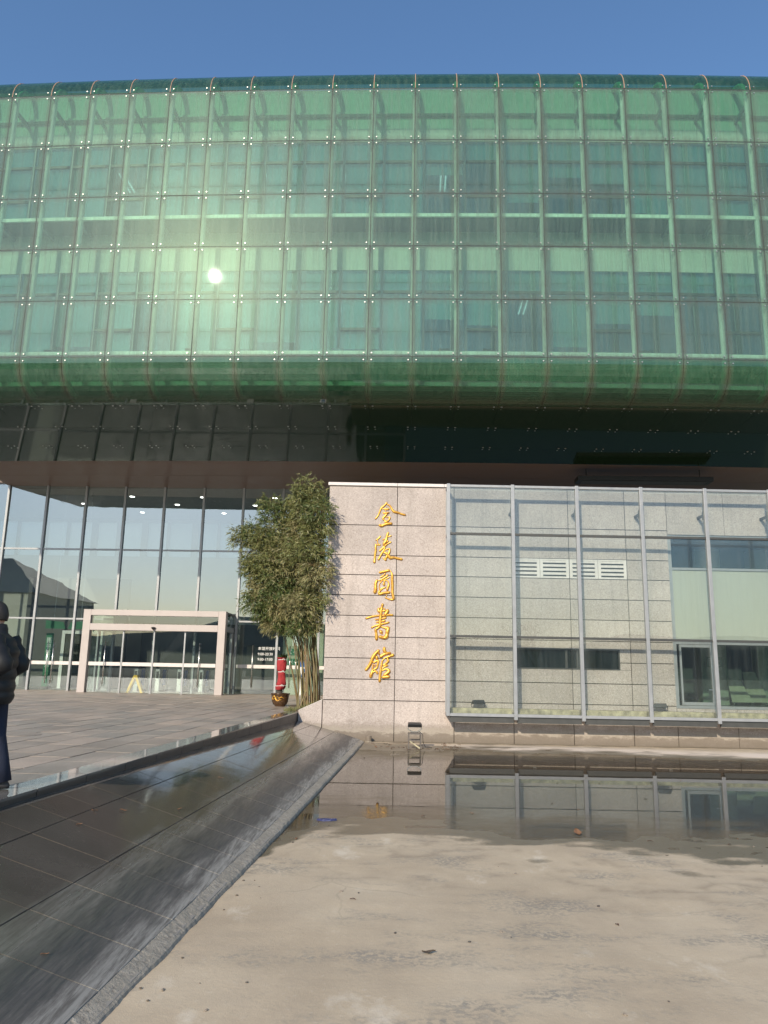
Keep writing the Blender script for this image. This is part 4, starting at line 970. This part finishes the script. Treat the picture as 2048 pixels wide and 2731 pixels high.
rb = thing('roll_up_banner', 'white and blue roll-up banner standing behind the bamboo stems', 'banner', bw(-4.35, 31.6, PZ), -PSI)
MB().box(-.16, .16, 0, .02, .06, 1.75).build('panel', M['white'], rb); MB().box(-.16, .16, -.004, -.001, 1.15, 1.55).build('header', M['blue'], rb); MB().box(-.2, .2, -.1, .12, 0, .06).build('base', M['frame_grey'], rb)
for k in range(4): MB().box(-.08, .08, -.004, -.001, .95-.2*k, 1.08-.2*k).build('text_block', M['blue'], rb)
for i, (u, v) in enumerate(((-13.0, 34.3), (-9.7, 34.3), (-6.35, 34.3), (-16.0, 36.), (-11.4, 36.), (-7.6, 36.), (-13.8, 38), (-9.6, 38))):
    dl = thing('downlight', 'round lit downlight in the lobby ceiling behind the glass', 'ceiling light', bw(u, v, 9.2), -PSI, 'lobby ceiling downlights')
    MB().lathe([(.14, -.012), (.14, 0)], n=16).build('rim', M['white'], dl); MB().lathe([(.11, -.02), (.11, -.0125)], n=16).build('lens', M['lamp_on'], dl)

# ================================================================== POTTED, WRAPPED PLANT
PX, PY = -2.93, 23.1
pp = thing('potted_plant', 'plant bundled in red cloth in a brown glazed pot', 'potted plant', (PX, PY, PZ))
pot = MB().lathe([(.14, 0), (.155, .012), (.155, .03), (.20, .06), (.235, .14), (.25, .25), (.262, .335), (.285, .352), (.285, .372), (.255, .372), (.245, .33), (.0, .325)], n=28).build('pot', M['pot'], pp, smooth=True)
m = MB()                                               # cloud-and-dragon swirl in relief, abstracted
for pts in ([(-.62, .27), (-.45, .30), (-.3, .25), (-.15, .29), (.0, .24), (.2, .27), (.42, .235)], [(-.55, .2), (-.38, .235), (-.22, .19), (-.05, .22)], [(-.3, .25), (-.25, .19), (-.12, .16), (.0, .19)], [(-.62, .27), (-.66, .21), (-.55, .2)], [(.0, .24), (.08, .19), (.2, .2)]):
    q = []
    for a, z in pts: q.append((.257*math.sin(a*1.35), -.257*math.cos(a*1.35)*(1.0 if z > .2 else .985), z))
    m.tube(q, [.011+.006*math.sin(i*1.7) for i in range(len(q))], 6)
m.build('relief', M['gold'], pot)
MB().lathe([(.24, .325), (.20, .345), (.0, .35)], n=20).build('soil', M['soil'], pp)
MB().tube([(-.03, 0, .33), (-.02, 0, .50)], [.09, .075], 12).build('trunk', M['bark'], pp)
rings = []
for k in range(44):
    z = .47+.93*k/43; f = k/43
    r = .125+.022*math.sin(f*9.2+.6)-.02*math.exp(-((f-.02)/.04)**2)
    for c_ in (.13, .56, .94): r -= .030*math.exp(-((f-c_)/.018)**2)
    if f > .95: r += .03*(f-.95)/.05
    cx_ = -.03+.05*math.sin(f*2.6)+.012*math.sin(f*8)
    rings.append([(cx_+r*(1+.10*math.sin(3*g+f*5)+.05*math.sin(7*g-f*9))*math.cos(g), r*(1+.10*math.sin(3*g+f*5))*math.sin(g), z) for g in [2*math.pi*i/28 for i in range(28)]])
MB().loft(rings).build('cloth_wrap', M['red_cloth'], pp, smooth=True)
for f in (.13, .56, .94):
    z = .47+.93*f; cx_ = -.03+.05*math.sin(f*2.6)+.012*math.sin(f*8); m = MB()
    r = .125+.022*math.sin(f*9.2+.6)-.022
    m.tube([(cx_+r*1.06*math.cos(g), r*1.06*math.sin(g), z+.012*math.sin(g+1)) for g in [2*math.pi*i/24 for i in range(25)]], .010, 6)
    m.tube([(cx_+.02, -r*1.1, z+.01), (cx_+.06, -r*1.2, z+.03), (cx_+.10, -r*1.1, z-.02)], .008, 5)
    m.build('tie', M['white'], pp)
m = MB()
for i in range(70):
    a = rnd.uniform(0, 6.283); r0 = rnd.uniform(0, .10); l = rnd.uniform(.08, .17); tl = rnd.uniform(.1, .75)
    p0 = Vector((.03+r0*math.cos(a), r0*math.sin(a), 1.38)); d = Vector((math.cos(a)*tl, math.sin(a)*tl, 1)).normalized(); s = d.cross(Vector((math.cos(a+1), math.sin(a+1), .2))).normalized()*.012
    m.poly([p0-s, p0+s, p0+d*l*.6+s*.8, p0+d*l, p0+d*l*.6-s*.8])
m.build('leaves', M['leaf1'], pp)

# ================================================================== BAMBOO
bb = thing('bamboo_clump', 'tall leafy bamboo clump leaning against the granite name wall', 'bamboo', (-2.0, 21.7, .6))
BO = Vector((-2.0, 21.7, .6))
BL = [(-3.95, 5.12, .42, .16), (-3.65, 5.18, .40, .2), (-3.25, 5.05, .42, .26), (-2.9, 5.0, .45, .32), (-3.3, 6.35, .22, .22), (-3.12, 6.1, .34, .26), (-3.1, 5.7, .38, .28), (-2.75, 6.15, .26, .22), (-2.65, 5.7, .36, .3), (-2.35, 6.4, .30, .28), (-1.95, 6.7, .34, .3), (-1.95, 6.3, .42, .4), (-1.65, 6.45, .34, .3), (-1.75, 5.9, .48, .5), (-1.45, 5.75, .36, .32), (-2.2, 5.85, .42, .4), (-1.55, 5.3, .44, .4), (-2.1, 5.3, .55, .55), (-2.7, 4.75, .55, .5), (-3.45, 4.45, .46, .4), (-3.65, 4.15, .34, .28), (-3.1, 4.25, .55, .55), (-2.5, 4.3, .6, .65), (-1.95, 4.6, .55, .6), (-1.55, 4.55, .42, .42), (-1.5, 4.0, .42, .42), (-2.05, 3.9, .55, .62), (-2.7, 3.75, .58, .62), (-3.25, 3.6, .46, .46), (-3.5, 3.3, .34, .3), (-3.1, 3.1, .42, .42), (-2.5, 3.15, .55, .58), (-1.95, 3.2, .5, .55), (-1.55, 3.35, .40, .4), (-2.9, 2.75, .30, .3), (-2.45, 2.75, .32, .3), (-1.9, 2.75, .34, .36), (-1.62, 2.75, .32, .3)]
verts = []; faces = []; mi = []
br_m = MB()
for bi, (cx_, cz_, rad, dep) in enumerate(BL):
    cx_ = -2.62+(cx_+2.5)*.86; cz_ = cz_ if cz_ < 5.4 else 5.4+(cz_-5.4)*.80
    tone = rnd.choice((0, 1, 1, 2)) if bi > 15 else rnd.choice((1, 1, 0)); rad *= .9
    ntw = int(300*rad*rad/.16*(1.0 if cz_ < 5.5 and cx_ > -3.6 else .55))
    cy0 = (21.3 if cx_ < -2.2 else 20.75 if cx_ < -1.8 else 20.25)-.2*dep+rnd.uniform(-.12, .15)
    for tw in range(max(ntw, 22)):
        d = Vector((rnd.gauss(0, 1), rnd.gauss(0, 1), rnd.gauss(0, 1))).normalized(); rr_ = rnd.random()**.45
        p = Vector((cx_+d.x*rad*rr_, cy0+d.y*dep*1.1*rr_, cz_+d.z*rad*.92*rr_))
        if p.x > -1.62 and p.y > 20.22: p.y = 20.22-rnd.random()*.35
        tdir = Vector((d.x*.9+rnd.gauss(0, .35), d.y*.6-.25+rnd.gauss(0, .3), d.z*.35-.15+rnd.gauss(0, .3))).normalized()
        tl = rnd.uniform(.12, .26)
        if tw % 4 == 0: br_m.tube([p-tdir*.12, p+tdir*tl], [.004, .002], 4, cap=False)
        for lf in range(rnd.randint(6, 9)):
            q = p+tdir*tl*rnd.random()
            ld = (tdir*.8+Vector((rnd.gauss(0, .62), rnd.gauss(0, .62), rnd.gauss(0, .45)-.28))).normalized()
            L = rnd.uniform(.09, .165); wv = ld.cross(Vector((rnd.gauss(0, 1), rnd.gauss(0, 1), rnd.gauss(0, 1)))).normalized()*rnd.uniform(.008, .013)
            n0 = len(verts); dr = Vector((0, 0, -.018))
            e_ = q+ld*L+dr
            if (e_.x > -1.54 and e_.y > 20.30) or (q.x > -1.54 and q.y > 20.30): continue
            verts += [tuple(q), tuple(q+ld*L*.4+wv), tuple(e_), tuple(q+ld*L*.4-wv)]; faces.append((n0, n0+1, n0+2, n0+3))
            x = rnd.random(); mi.append(tone if x < .72 else rnd.choice((0, 1, 1, 2)))
me = bpy.data.meshes.new('foliage'); me.from_pydata([tuple(Vector(v)-BO) for v in verts], [], faces)
for k in ('leaf1', 'leaf2', 'leaf3'): me.materials.append(M[k])
me.polygons.foreach_set('material_index', mi); tag(obj('foliage', me, bb), kind='stuff')
br_m.build('twigs', M['culm'], bb, tuple(-BO))
for k in range(46):
    bx = -1.64-rnd.random()**1.2*.50; by = 20.75+rnd.random()*1.3; tx = bx*1.0-.15-rnd.random()*(.5+.9*(k % 5 == 0)); tz = rnd.uniform(2.9, 6.2) if k % 3 else rnd.uniform(2.4, 3.4)
    if k % 15 == 0: bx = -2.2-rnd.random()*.12; tx = bx-rnd.uniform(-.1, .8)
    z0 = .55 if bx < -2.0 else .66
    bend = rnd.uniform(-.06, .06); pts = []
    for i in range(7):
        f = i/6; pts.append((bx+(tx-bx)*f**1.5+bend*math.sin(f*3), by+(21.7-by)*f*.6, z0-.08+(tz-z0)*f))
    MB().tube(pts, [.019-.011*i/6 for i in range(7)], 6, cap=False).build('culm', M['culm'], bb, tuple(-BO), True)
# leaning cut stem and grass at the foot
MB().tube([(-2.12, 20.75, .52), (-1.95, 20.9, 1.0)], [.02, .015], 6).build('culm', M['culm'], bb, tuple(-BO))
m = MB()
for i in range(1500):
    x = -1.55-rnd.random()*.95; y = 20.56+rnd.random()*.8; z = .50+max(0, min(1, (x+2.1)/.6))*.21
    if x < -2.1: z = .46
    a = rnd.uniform(0, 6.28); L = rnd.uniform(.05, .15); d = Vector((math.cos(a)*.7, math.sin(a)*.7-.25, rnd.uniform(.3, 1))).normalized(); s = Vector((-math.sin(a), math.cos(a), 0))*.006; p = Vector((x, y, z-.01))
    m.poly([p-s, p+s, p+d*L], 0 if rnd.random() < .6 else 1)
tag(m.build('grass', [M['leaf2'], M['leaf3']]), 'tufts of dry green grass under the bamboo stems', 'grass', kind='stuff')

# ================================================================== LAMP STAND IN THE POND
ls = thing('lamp_stand', 'black floodlight on a rusty angle-iron frame standing in the pond', 'lamp stand', (.82, 18.75, PF))
M['iron'] = plain('weathered_angle_iron', (.16, .14, .125), .7, .4, var=.4, scale=15)
for x in (-.14, .14):
    for y in (-.12, .12): MB().box(x-.014, x+.014, y-.014, y+.014, -.02, .36).build('leg', M['iron'], ls)
m = MB()
for z in (.20, .345):
    m.box(-.125, .125, -.13, -.11, z-.014, z+.014); m.box(-.125, .125, .11, .13, z-.014, z+.014); m.box(-.153, -.128, -.105, .105, z-.014, z+.014); m.box(.128, .153, -.105, .105, z-.014, z+.014)
m.build('ring_frame', M['iron'], ls)
MB().hexa([(-.12, -.16, .17), (-.12, -.135, .17), (.12, -.135, .01), (.12, -.16, .01), (-.12, -.16, .20), (-.12, -.135, .20), (.12, -.135, .045), (.12, -.16, .045)]).build('brace', M['rust'], ls)
MB().box(-.10, .10, -.10, .10, .36, .372).build('plate', M['iron'], ls)
MB().tube([(-.155, 0, .53), (-.155, 0, .44), (-.06, 0, .385), (.06, 0, .385), (.155, 0, .44), (.155, 0, .53)], .010, 6).build('yoke', M['steel'], ls)
bevel(MB().hexa([(-.165, -.10, .49), (.165, -.10, .49), (.15, .10, .53), (-.15, .10, .53), (-.165, -.13, .565), (.165, -.13, .565), (.15, .07, .60), (-.15, .07, .60)]).build('lamp_head', M['black'], ls), .01)
MB().tube([(.1, .05, .40), (.19, .02, .33), (.20, 0, .15), (.26, .05, .04), (.42, .1, .02)], .007, 6).build('cable', M['black'], ls)
ps = thing('pipe_stub', 'short stub of pipe at the tip of the dark slope', 'pipe', (-.28, 20.2, PF))
MB().lathe([(.075, -.02), (.075, .155), (.06, .155), (.06, .05)], n=14).build('sleeve', M['stone'], ps); MB().lathe([(.09, -.02), (.09, .025)], n=14).build('collar', M['lip'], ps)

# ---- litter
lf_me = []
for k in range(3):
    m = MB(); n = 6; top = []
    for i in range(n+1):
        f = i/n; w = .020*math.sin(math.pi*min(1, f*1.02))*(1+.2*math.sin(i*2+k)); z = .006+.012*math.sin(f*3+k)**2
        top.append(((f-.5)*.10, w, z))
    for i in range(n):
        a, b = top[i], top[i+1]
        m.poly([(a[0], -a[1], a[2]+.006), (b[0], -b[1], b[2]+.006), (b[0], 0, b[2]), (a[0], 0, a[2])]); m.poly([(a[0], 0, a[2]), (b[0], 0, b[2]), (b[0], b[1], b[2]+.008), (a[0], a[1], a[2]+.008)])
    lf_me.append(m.mesh('dead_leaf', plain('dry_leaf', ((.12, .055, .03), (.20, .10, .05), (.07, .05, .035))[k], .8)))
def leaf(x, y, z, k, s, label, group):
    o = obj('dead_leaf', lf_me[k % 3], None, (x, y, z), (rnd.uniform(-.15, .15), rnd.uniform(-.15, .15), rnd.uniform(0, 6.28))); o.scale = (s, s, s); tag(o, label, 'leaf', group); return o
leaf(.34, 5.38, floor_h(.34, 5.38), 2, .9, 'single dark curled leaf on the dry pond floor', None).rotation_euler = (0, 0, .1)
for i in range(30):
    x = rnd.uniform(-.9, 5.5); y = rnd.choice((rnd.uniform(8.4, 11), rnd.uniform(10.5, 17.5), rnd.uniform(6, 9.3)))
    if x < lipx(y)+.1: continue
    h = max(floor_h(x, y), PF)
    leaf(x, y, h, i, rnd.uniform(.35, .7), 'dry brown leaf scrap lying on the wet pond floor' if h < PF+.002 else 'dry brown leaf scrap lying on the dry pond floor', 'leaf scraps in the puddle' if h < PF+.002 else 'leaf scraps on the dry concrete')
o = leaf(2.27, 9.3, PF+.002, 1, 2.0, 'large reddish dead leaf cluster at the puddle edge', None)
for i in range(60):
    x = rnd.uniform(-.2, 2.0); y = rnd.uniform(18.3, 20.2); leaf(x, y, floor_h(x, y), i, rnd.uniform(.5, 1.1), 'dead leaf in the muddy drift below the name wall', 'leaf drift by the lamp stand')
for f, y in ((.25, 7.4), (.33, 7.7), (.30, 6.9), (.42, 10.5), (.75, 4.7), (.5, 8.4)):
    p = sp(y, f); leaf(p[0], p[1], p[2]+.001, 1, rnd.uniform(.4, .7), 'pale fallen leaf on the dark tiled slope', 'leaves on the slope')
m = MB()
pts = [(.07*math.cos(a)*(1+.35*math.sin(3*a))*1.5, .05*math.sin(a)*(1+.3*math.sin(2*a+1))) for a in [2*math.pi*k/14 for k in range(14)]]
m.loft([[(x, y, -.005) for x, y in pts], [(x*.9, y*.9, .014+.006*math.sin(i*2.1)) for i, (x, y) in enumerate(pts)]])
tag(m.build('plastic_scrap', plain('blue_plastic_film', (.04, .045, .13), .35), loc=(-.62, 9.85, PF+.006)), 'crumpled dark blue plastic scrap at the puddle edge near slope', 'litter')
peb = []
for k in range(3):
    bm = bmesh.new(); bmesh.ops.create_icosphere(bm, subdivisions=1, radius=.02)
    for v in bm.verts: v.co = Vector((v.co.x*rnd.uniform(.7, 1.4), v.co.y*rnd.uniform(.7, 1.3), v.co.z*rnd.uniform(.4, .8)))
    me = bpy.data.meshes.new('pebble'); bm.to_mesh(me); bm.free(); me.materials.append(plain('clod', ((.13, .105, .08), (.10, .09, .08), (.24, .20, .16))[k], .9)); peb.append(me)
for i in range(48):
    y = 4.0+rnd.random()**1.5*5.6; x = rnd.uniform(lipx(y)+.05, .6*y)
    if i % 3 == 0: x = lipx(y)+.06+rnd.random()*.15
    o = obj('pebble', peb[i % 3], None, (x, y, floor_h(x, y)+.004), (0, 0, rnd.uniform(0, 6))); s = rnd.uniform(.25, .75); o.scale = (s, s, s)
    tag(o, 'small clod of dirt on the bare concrete pond floor', 'pebble', 'dirt clods on the pond floor')

# ================================================================== PERSON AT THE LEFT
pn = thing('person', 'person in black puffer jacket and blue jeans walking past on the plaza', 'person', (-3.47, 7.05, PZ), R(4))
M['skin'] = plain('skin', (.50, .31, .23), .5, var=.05); M['hair'] = plain('black_hair', (.018, .015, .013), .5, bump=.4, bscale=120)
M['jacket'] = plain('black_nylon', (.011, .011, .012), .58, var=.15, scale=8, bump=.25, bscale=14)
M['jeans'] = plain('dark_blue_denim', (.013, .019, .042), .8, var=.25, scale=14, bump=.15, bscale=60); M['shoe'] = plain('dark_shoe', (.03, .03, .033), .5)
# body: one skinned figure (faces -X, left arm towards the camera, hands in the jacket pockets)
J = {'pel': (0, 0, .86, .13, .15), 'sp': (.0, 0, 1.05, .12, .15), 'ch': (.01, 0, 1.22, .13, .17), 'nb': (.01, 0, 1.36, .07, .07), 'nk': (-.02, 0, 1.42, .052, .052), 'hd': (-.035, 0, 1.50, .08, .07), 'tp': (-.03, 0, 1.585, .075, .065),
     'sl': (.02, -.18, 1.30, .055, .055), 'el': (.16, -.22, 1.06, .045, .045), 'wl': (-.06, -.17, .99, .032, .032), 'hl': (-.13, -.14, .98, .035, .03), 'sr': (.02, .18, 1.30, .055, .055), 'er': (.14, .22, 1.06, .045, .045), 'wr': (-.06, .17, .99, .032, .032), 'hr': (-.13, .14, .98, .035, .03),
     'tl': (-.01, -.09, .78, .09, .09), 'kl': (-.07, -.09, .45, .062, .062), 'al': (.02, -.09, .09, .042, .042), 'fl': (-.12, -.09, .035, .04, .035), 'tr': (.0, .09, .78, .09, .09), 'kr': (.05, .09, .45, .062, .062), 'ar': (.15, .09, .10, .042, .042), 'fr': (.03, .09, .035, .04, .035)}
E_ = [('pel', 'sp'), ('sp', 'ch'), ('ch', 'nb'), ('nb', 'nk'), ('nk', 'hd'), ('hd', 'tp'), ('ch', 'sl'), ('sl', 'el'), ('el', 'wl'), ('wl', 'hl'), ('ch', 'sr'), ('sr', 'er'), ('er', 'wr'), ('wr', 'hr'), ('pel', 'tl'), ('tl', 'kl'), ('kl', 'al'), ('al', 'fl'), ('pel', 'tr'), ('tr', 'kr'), ('kr', 'ar'), ('ar', 'fr')]
ks = list(J); me = bpy.data.meshes.new('body'); me.from_pydata([J[k][:3] for k in ks], [(ks.index(a), ks.index(b)) for a, b in E_], []); me.materials.append(M['skin'])
body = obj('body', me, pn)
md = body.modifiers.new('skin', 'SKIN'); md.use_smooth_shade = True
sv = me.skin_vertices[0].data if me.skin_vertices else None
if sv is None:
    bpy.context.view_layer.objects.active = body; bpy.ops.mesh.customdata_skin_add(); sv = me.skin_vertices[0].data
for i, k in enumerate(ks): sv[i].radius = (J[k][3], J[k][4]); sv[i].use_root = (k == 'pel')
body.modifiers.new('sub', 'SUBSURF').levels = 2; body.modifiers['sub'].render_levels = 2
def ell(cx, cy, z, rx, ry, n=24, ph=0.): return [(cx+rx*math.cos(2*math.pi*i/n+ph), cy+ry*math.sin(2*math.pi*i/n+ph), z) for i in range(n)]
rings = []                                              # quilted jacket body
for k in range(40):
    f = k/39; z = .74+.66*f
    w = lerp([(0, .155), (.1, .172), (.4, .165), (.7, .172), (.86, .13), (.94, .085), (1, .082)], f); dep = lerp([(0, .21), (.1, .235), (.45, .225), (.75, .235), (.88, .16), (.94, .09), (1, .088)], f)
    q = .012*abs(math.sin(f*math.pi*6.5))
    rings.append(ell(lerp([(0, .0), (.6, .01), (.9, .0), (1, -.02)], f), 0, z, w+q, dep+q))
jk = MB().loft(rings).build('jacket', M['jacket'], pn, smooth=True)
for s, a_ in ((-1, 'l'), (1, 'r')):
    P = [Vector(J[k+a_][:3]) for k in ('s', 'e', 'w')]; path = [P[0]+Vector((0, 0, .02))]
    for i in range(1, 9): path.append(P[0].lerp(P[1], i/8))
    for i in range(1, 8): path.append(P[1].lerp(P[2], i/7))
    sm = [path[0]]+[(path[i-1]+path[i]*2+path[i+1])/4 for i in range(1, len(path)-1)]+[path[-1]]
    MB().tube(sm, [(.098 if i < 9 else .09)-.0025*i*(.4 if i < 9 else .9)+.012*(i % 3 == 1) for i in range(len(sm))], 14).build('sleeve', M['jacket'], jk, smooth=True)
MB().loft([ell(-.015, 0, 1.36, .09, .095), ell(-.02, 0, 1.40, .098, .10), ell(-.025, 0, 1.44, .088, .09), ell(-.025, 0, 1.445, .07, .07)]).build('collar', M['jacket'], jk, smooth=True)
tr_ = MB()
for a_, s in (('l', -1), ('r', 1)):
    T, K_, A_ = [Vector(J[k+a_][:3]) for k in ('t', 'k', 'a')]
    tr_.tube([T+Vector((0, 0, .10)), T, T.lerp(K_, .5), K_, K_.lerp(A_, .5), A_+Vector((0, 0, -.035))], [.125, .118, .10, .082, .075, .074], 14)
tr_.build('jeans', M['jeans'], pn, smooth=True)
for a_ in 'lr':
    A_, F_ = Vector(J['a'+a_][:3]), Vector(J['f'+a_][:3]); x1, x0 = A_.x+.06, F_.x-.06
    zz = A_.z-.09
    MB().loft([ell((x0+x1)/2, A_.y, zz+.001, (x1-x0)/2, .048), ell((x0+x1)/2, A_.y, zz+.03, (x1-x0)/2+.004, .052), ell((x0+x1)/2+.03, A_.y, zz+.07, (x1-x0)/2-.05, .045), ell(A_.x+.01, A_.y, zz+.11, .05, .045)]).build('shoe', M['shoe'], pn, smooth=True)
# head: face with brow, nose, chin, ears; hair and glasses as children
bm = bmesh.new(); bmesh.ops.create_uvsphere(bm, u_segments=32, v_segments=24, radius=1)
for v in bm.verts:
    x, y, z = v.co; f = -x
    sx_, sy_, sz_ = .095, .074, .118
    if z < -.2: sx_ *= 1-.18*min(1, (-z-.2)); sy_ *= 1-.30*min(1, (-z-.2)/.8)
    X = -.04+x*sx_; Y = y*sy_; Z = 1.515+z*sz_
    if f > .75 and abs(y) < .22 and -.35 < z < .12: X -= .020*(1-abs(y)/.22)*(1-abs((z+.18)/.3))
    if f > .7 and abs(y) < .35 and z < -.6: X -= .012
    if .15 < abs(y) < .55 and f > .6 and .0 < z < .22: X += .006
    v.co = (X, Y, Z)
for s in (-1, 1):
    r_ = bmesh.ops.create_uvsphere(bm, u_segments=10, v_segments=8, radius=1)
    for v in r_['verts']: v.co = (-.030+v.co.x*.020, s*.076+v.co.y*.010, 1.505+v.co.z*.032)
me = bpy.data.meshes.new('head'); bm.to_mesh(me); bm.free(); me.materials.append(M['skin']); me.polygons.foreach_set('use_smooth', [True]*len(me.polygons)); hd = obj('head', me, pn)
bm = bmesh.new(); bmesh.ops.create_uvsphere(bm, u_segments=32, v_segments=24, radius=1)
dl_ = [v for v in bm.verts if v.co.z < (.10 if v.co.x < -.55 else (-.05 if v.co.x < .1 else -.42)) or (v.co.x < -.62 and v.co.z < .45)]
bmesh.ops.delete(bm, geom=dl_, context='VERTS')
for v in bm.verts: k = 1+.03*mn.noise(v.co*9); v.co = (-.036+v.co.x*.106*k, v.co.y*.086*k, 1.52+v.co.z*.132*k)
me = bpy.data.meshes.new('hair'); bm.to_mesh(me); bm.free(); me.materials.append(M['hair']); me.polygons.foreach_set('use_smooth', [True]*len(me.polygons)); hr_ = obj('hair', me, hd); hr_.modifiers.new('s', 'SOLIDIFY').thickness = .012
m = MB()
for s in (-1, 1):
    m.tube([(-.145, s*.032+.024*math.cos(g), 1.525+.019*math.sin(g)) for g in [2*math.pi*i/14 for i in range(15)]], .0028, 5); m.tube([(-.145, s*.056, 1.53), (-.03, s*.08, 1.53)], .003, 5)
m.tube([(-.148, -.01, 1.528), (-.148, .01, 1.528)], .003, 5); m.build('glasses', M['black'], hd)
m = MB()
for s in (-1, 1): m.lathe([(.0, 1.521), (.008, 1.525), (.0, 1.529)], -.122, s*.030, 10)
m.build('eyes', M['black'], hd); MB().hexa([(-.132, -.022, 1.452), (-.122, -.022, 1.452), (-.122, .022, 1.452), (-.132, .022, 1.452), (-.130, -.024, 1.459), (-.120, -.024, 1.459), (-.120, .024, 1.459), (-.130, .024, 1.459)]).build('mouth', plain('lips', (.42, .19, .16), .5), hd)

# ================================================================== WHAT STANDS BEHIND THE CAMERA (mirrored in the glass)
h = thing('gabled_house', 'dark grey gabled building across the plaza behind the viewer', 'building', (-52, -22, 0))
m = MB().box(-11, 11, -7, 7, -.1, 9.0); m.build('wall', M['house_wall'], h)
MB().hexa([(-11.4, -7.6, 9.0), (11.4, -7.6, 9.0), (11.4, 7.6, 9.0), (-11.4, 7.6, 9.0), (-9, -.2, 13.6), (4, -.2, 13.6), (4, .2, 13.6), (-9, .2, 13.6)]).build('roof', M['house_wall'], h)
for k in range(6): MB().box(-9.5+3.4*k, -7.7+3.4*k, 7.0, 7.03, 2.0, 4.2).build('window', M['frame_dark'], h); MB().box(-9.5+3.4*k, -7.7+3.4*k, 7.0, 7.03, 5.6, 7.6).build('window', M['frame_dark'], h)
h2 = thing('cream_house', 'low cream building across the road behind the viewer', 'building', (-20, -48, 0))
MB().box(-5, 5, -4, 4, -.1, 4.4).build('wall', M['yellow_wall'], h2); MB().box(-5.4, 5.4, -4.4, 4.4, 4.4, 4.7).build('roof', M['house_wall'], h2)
for k in range(3): MB().box(-3.6+2.8*k, -2.2+2.8*k, 4.0, 4.03, 1.2, 2.8).build('window', M['frame_dark'], h2)
def tree_mesh(seed, hgt):
    r = random.Random(seed); m = MB(); tips = []
    def grow(p, d, L, rad, lv):
        pts = [p]; q = p
        for i in range(4):
            d = (d+Vector((r.gauss(0, .13), r.gauss(0, .13), r.gauss(0, .05)+.04))).normalized(); q = q+d*L/4; pts.append(q)
        m.tube(pts, [rad*(1-.14*i) for i in range(5)], 6 if lv < 2 else 4, cap=False)
        if lv < 4:
            for k in range(3 if lv else 5):
                f = r.uniform(.35, 1); b = pts[min(4, int(f*4))]; a = r.uniform(0, 6.28)
                nd = (d+Vector((math.cos(a), math.sin(a), .25))*r.uniform(.5, .95)).normalized(); grow(b, nd, L*r.uniform(.5, .72), rad*.5, lv+1)
        else: tips.append(q)
    grow(Vector((0, 0, -.1)), Vector((0, 0, 1)), hgt*.45, hgt*.017, 0)
    return m, tips
tms = [tree_mesh(s, hh)[0].mesh('branches', M['bark']) for s, hh in ((3, 9.), (8, 7.), (12, 8.))]
TL = [(-14, -26), (-9.5, -30), (-5, -27), (0.5, -31), (5, -25), (9, -29), (13.5, -27), (18, -24), (-17, -34)]
for i, (x, y) in enumerate(TL):
    tt = thing('bare_tree', 'leafless winter tree in the row across the road behind the viewer', 'tree', (x, y, 0), i*1.3, 'bare trees across the road'); obj('branches', tms[i % 3], tt)
et = thing('evergreen_tree', 'leafy evergreen tree beside the gabled building behind the viewer', 'tree', (-37.5, -20, 0))
mm, tips = tree_mesh(21, 8.); mm.build('trunk', M['bark'], et); m = MB()
for tp_ in tips:
    for k in range(16):
        p = tp_+Vector((rnd.gauss(0, .5), rnd.gauss(0, .5), rnd.gauss(0, .4))); a = Vector((rnd.gauss(0, 1), rnd.gauss(0, 1), rnd.gauss(0, 1))).normalized()*.16; b_ = a.cross(Vector((rnd.gauss(0, 1), rnd.gauss(0, 1), 1))).normalized()*.09
        m.poly([p-a, p+b_, p+a, p-b_])
tag(m.build('crown', M['leaf1'], et), kind='stuff')
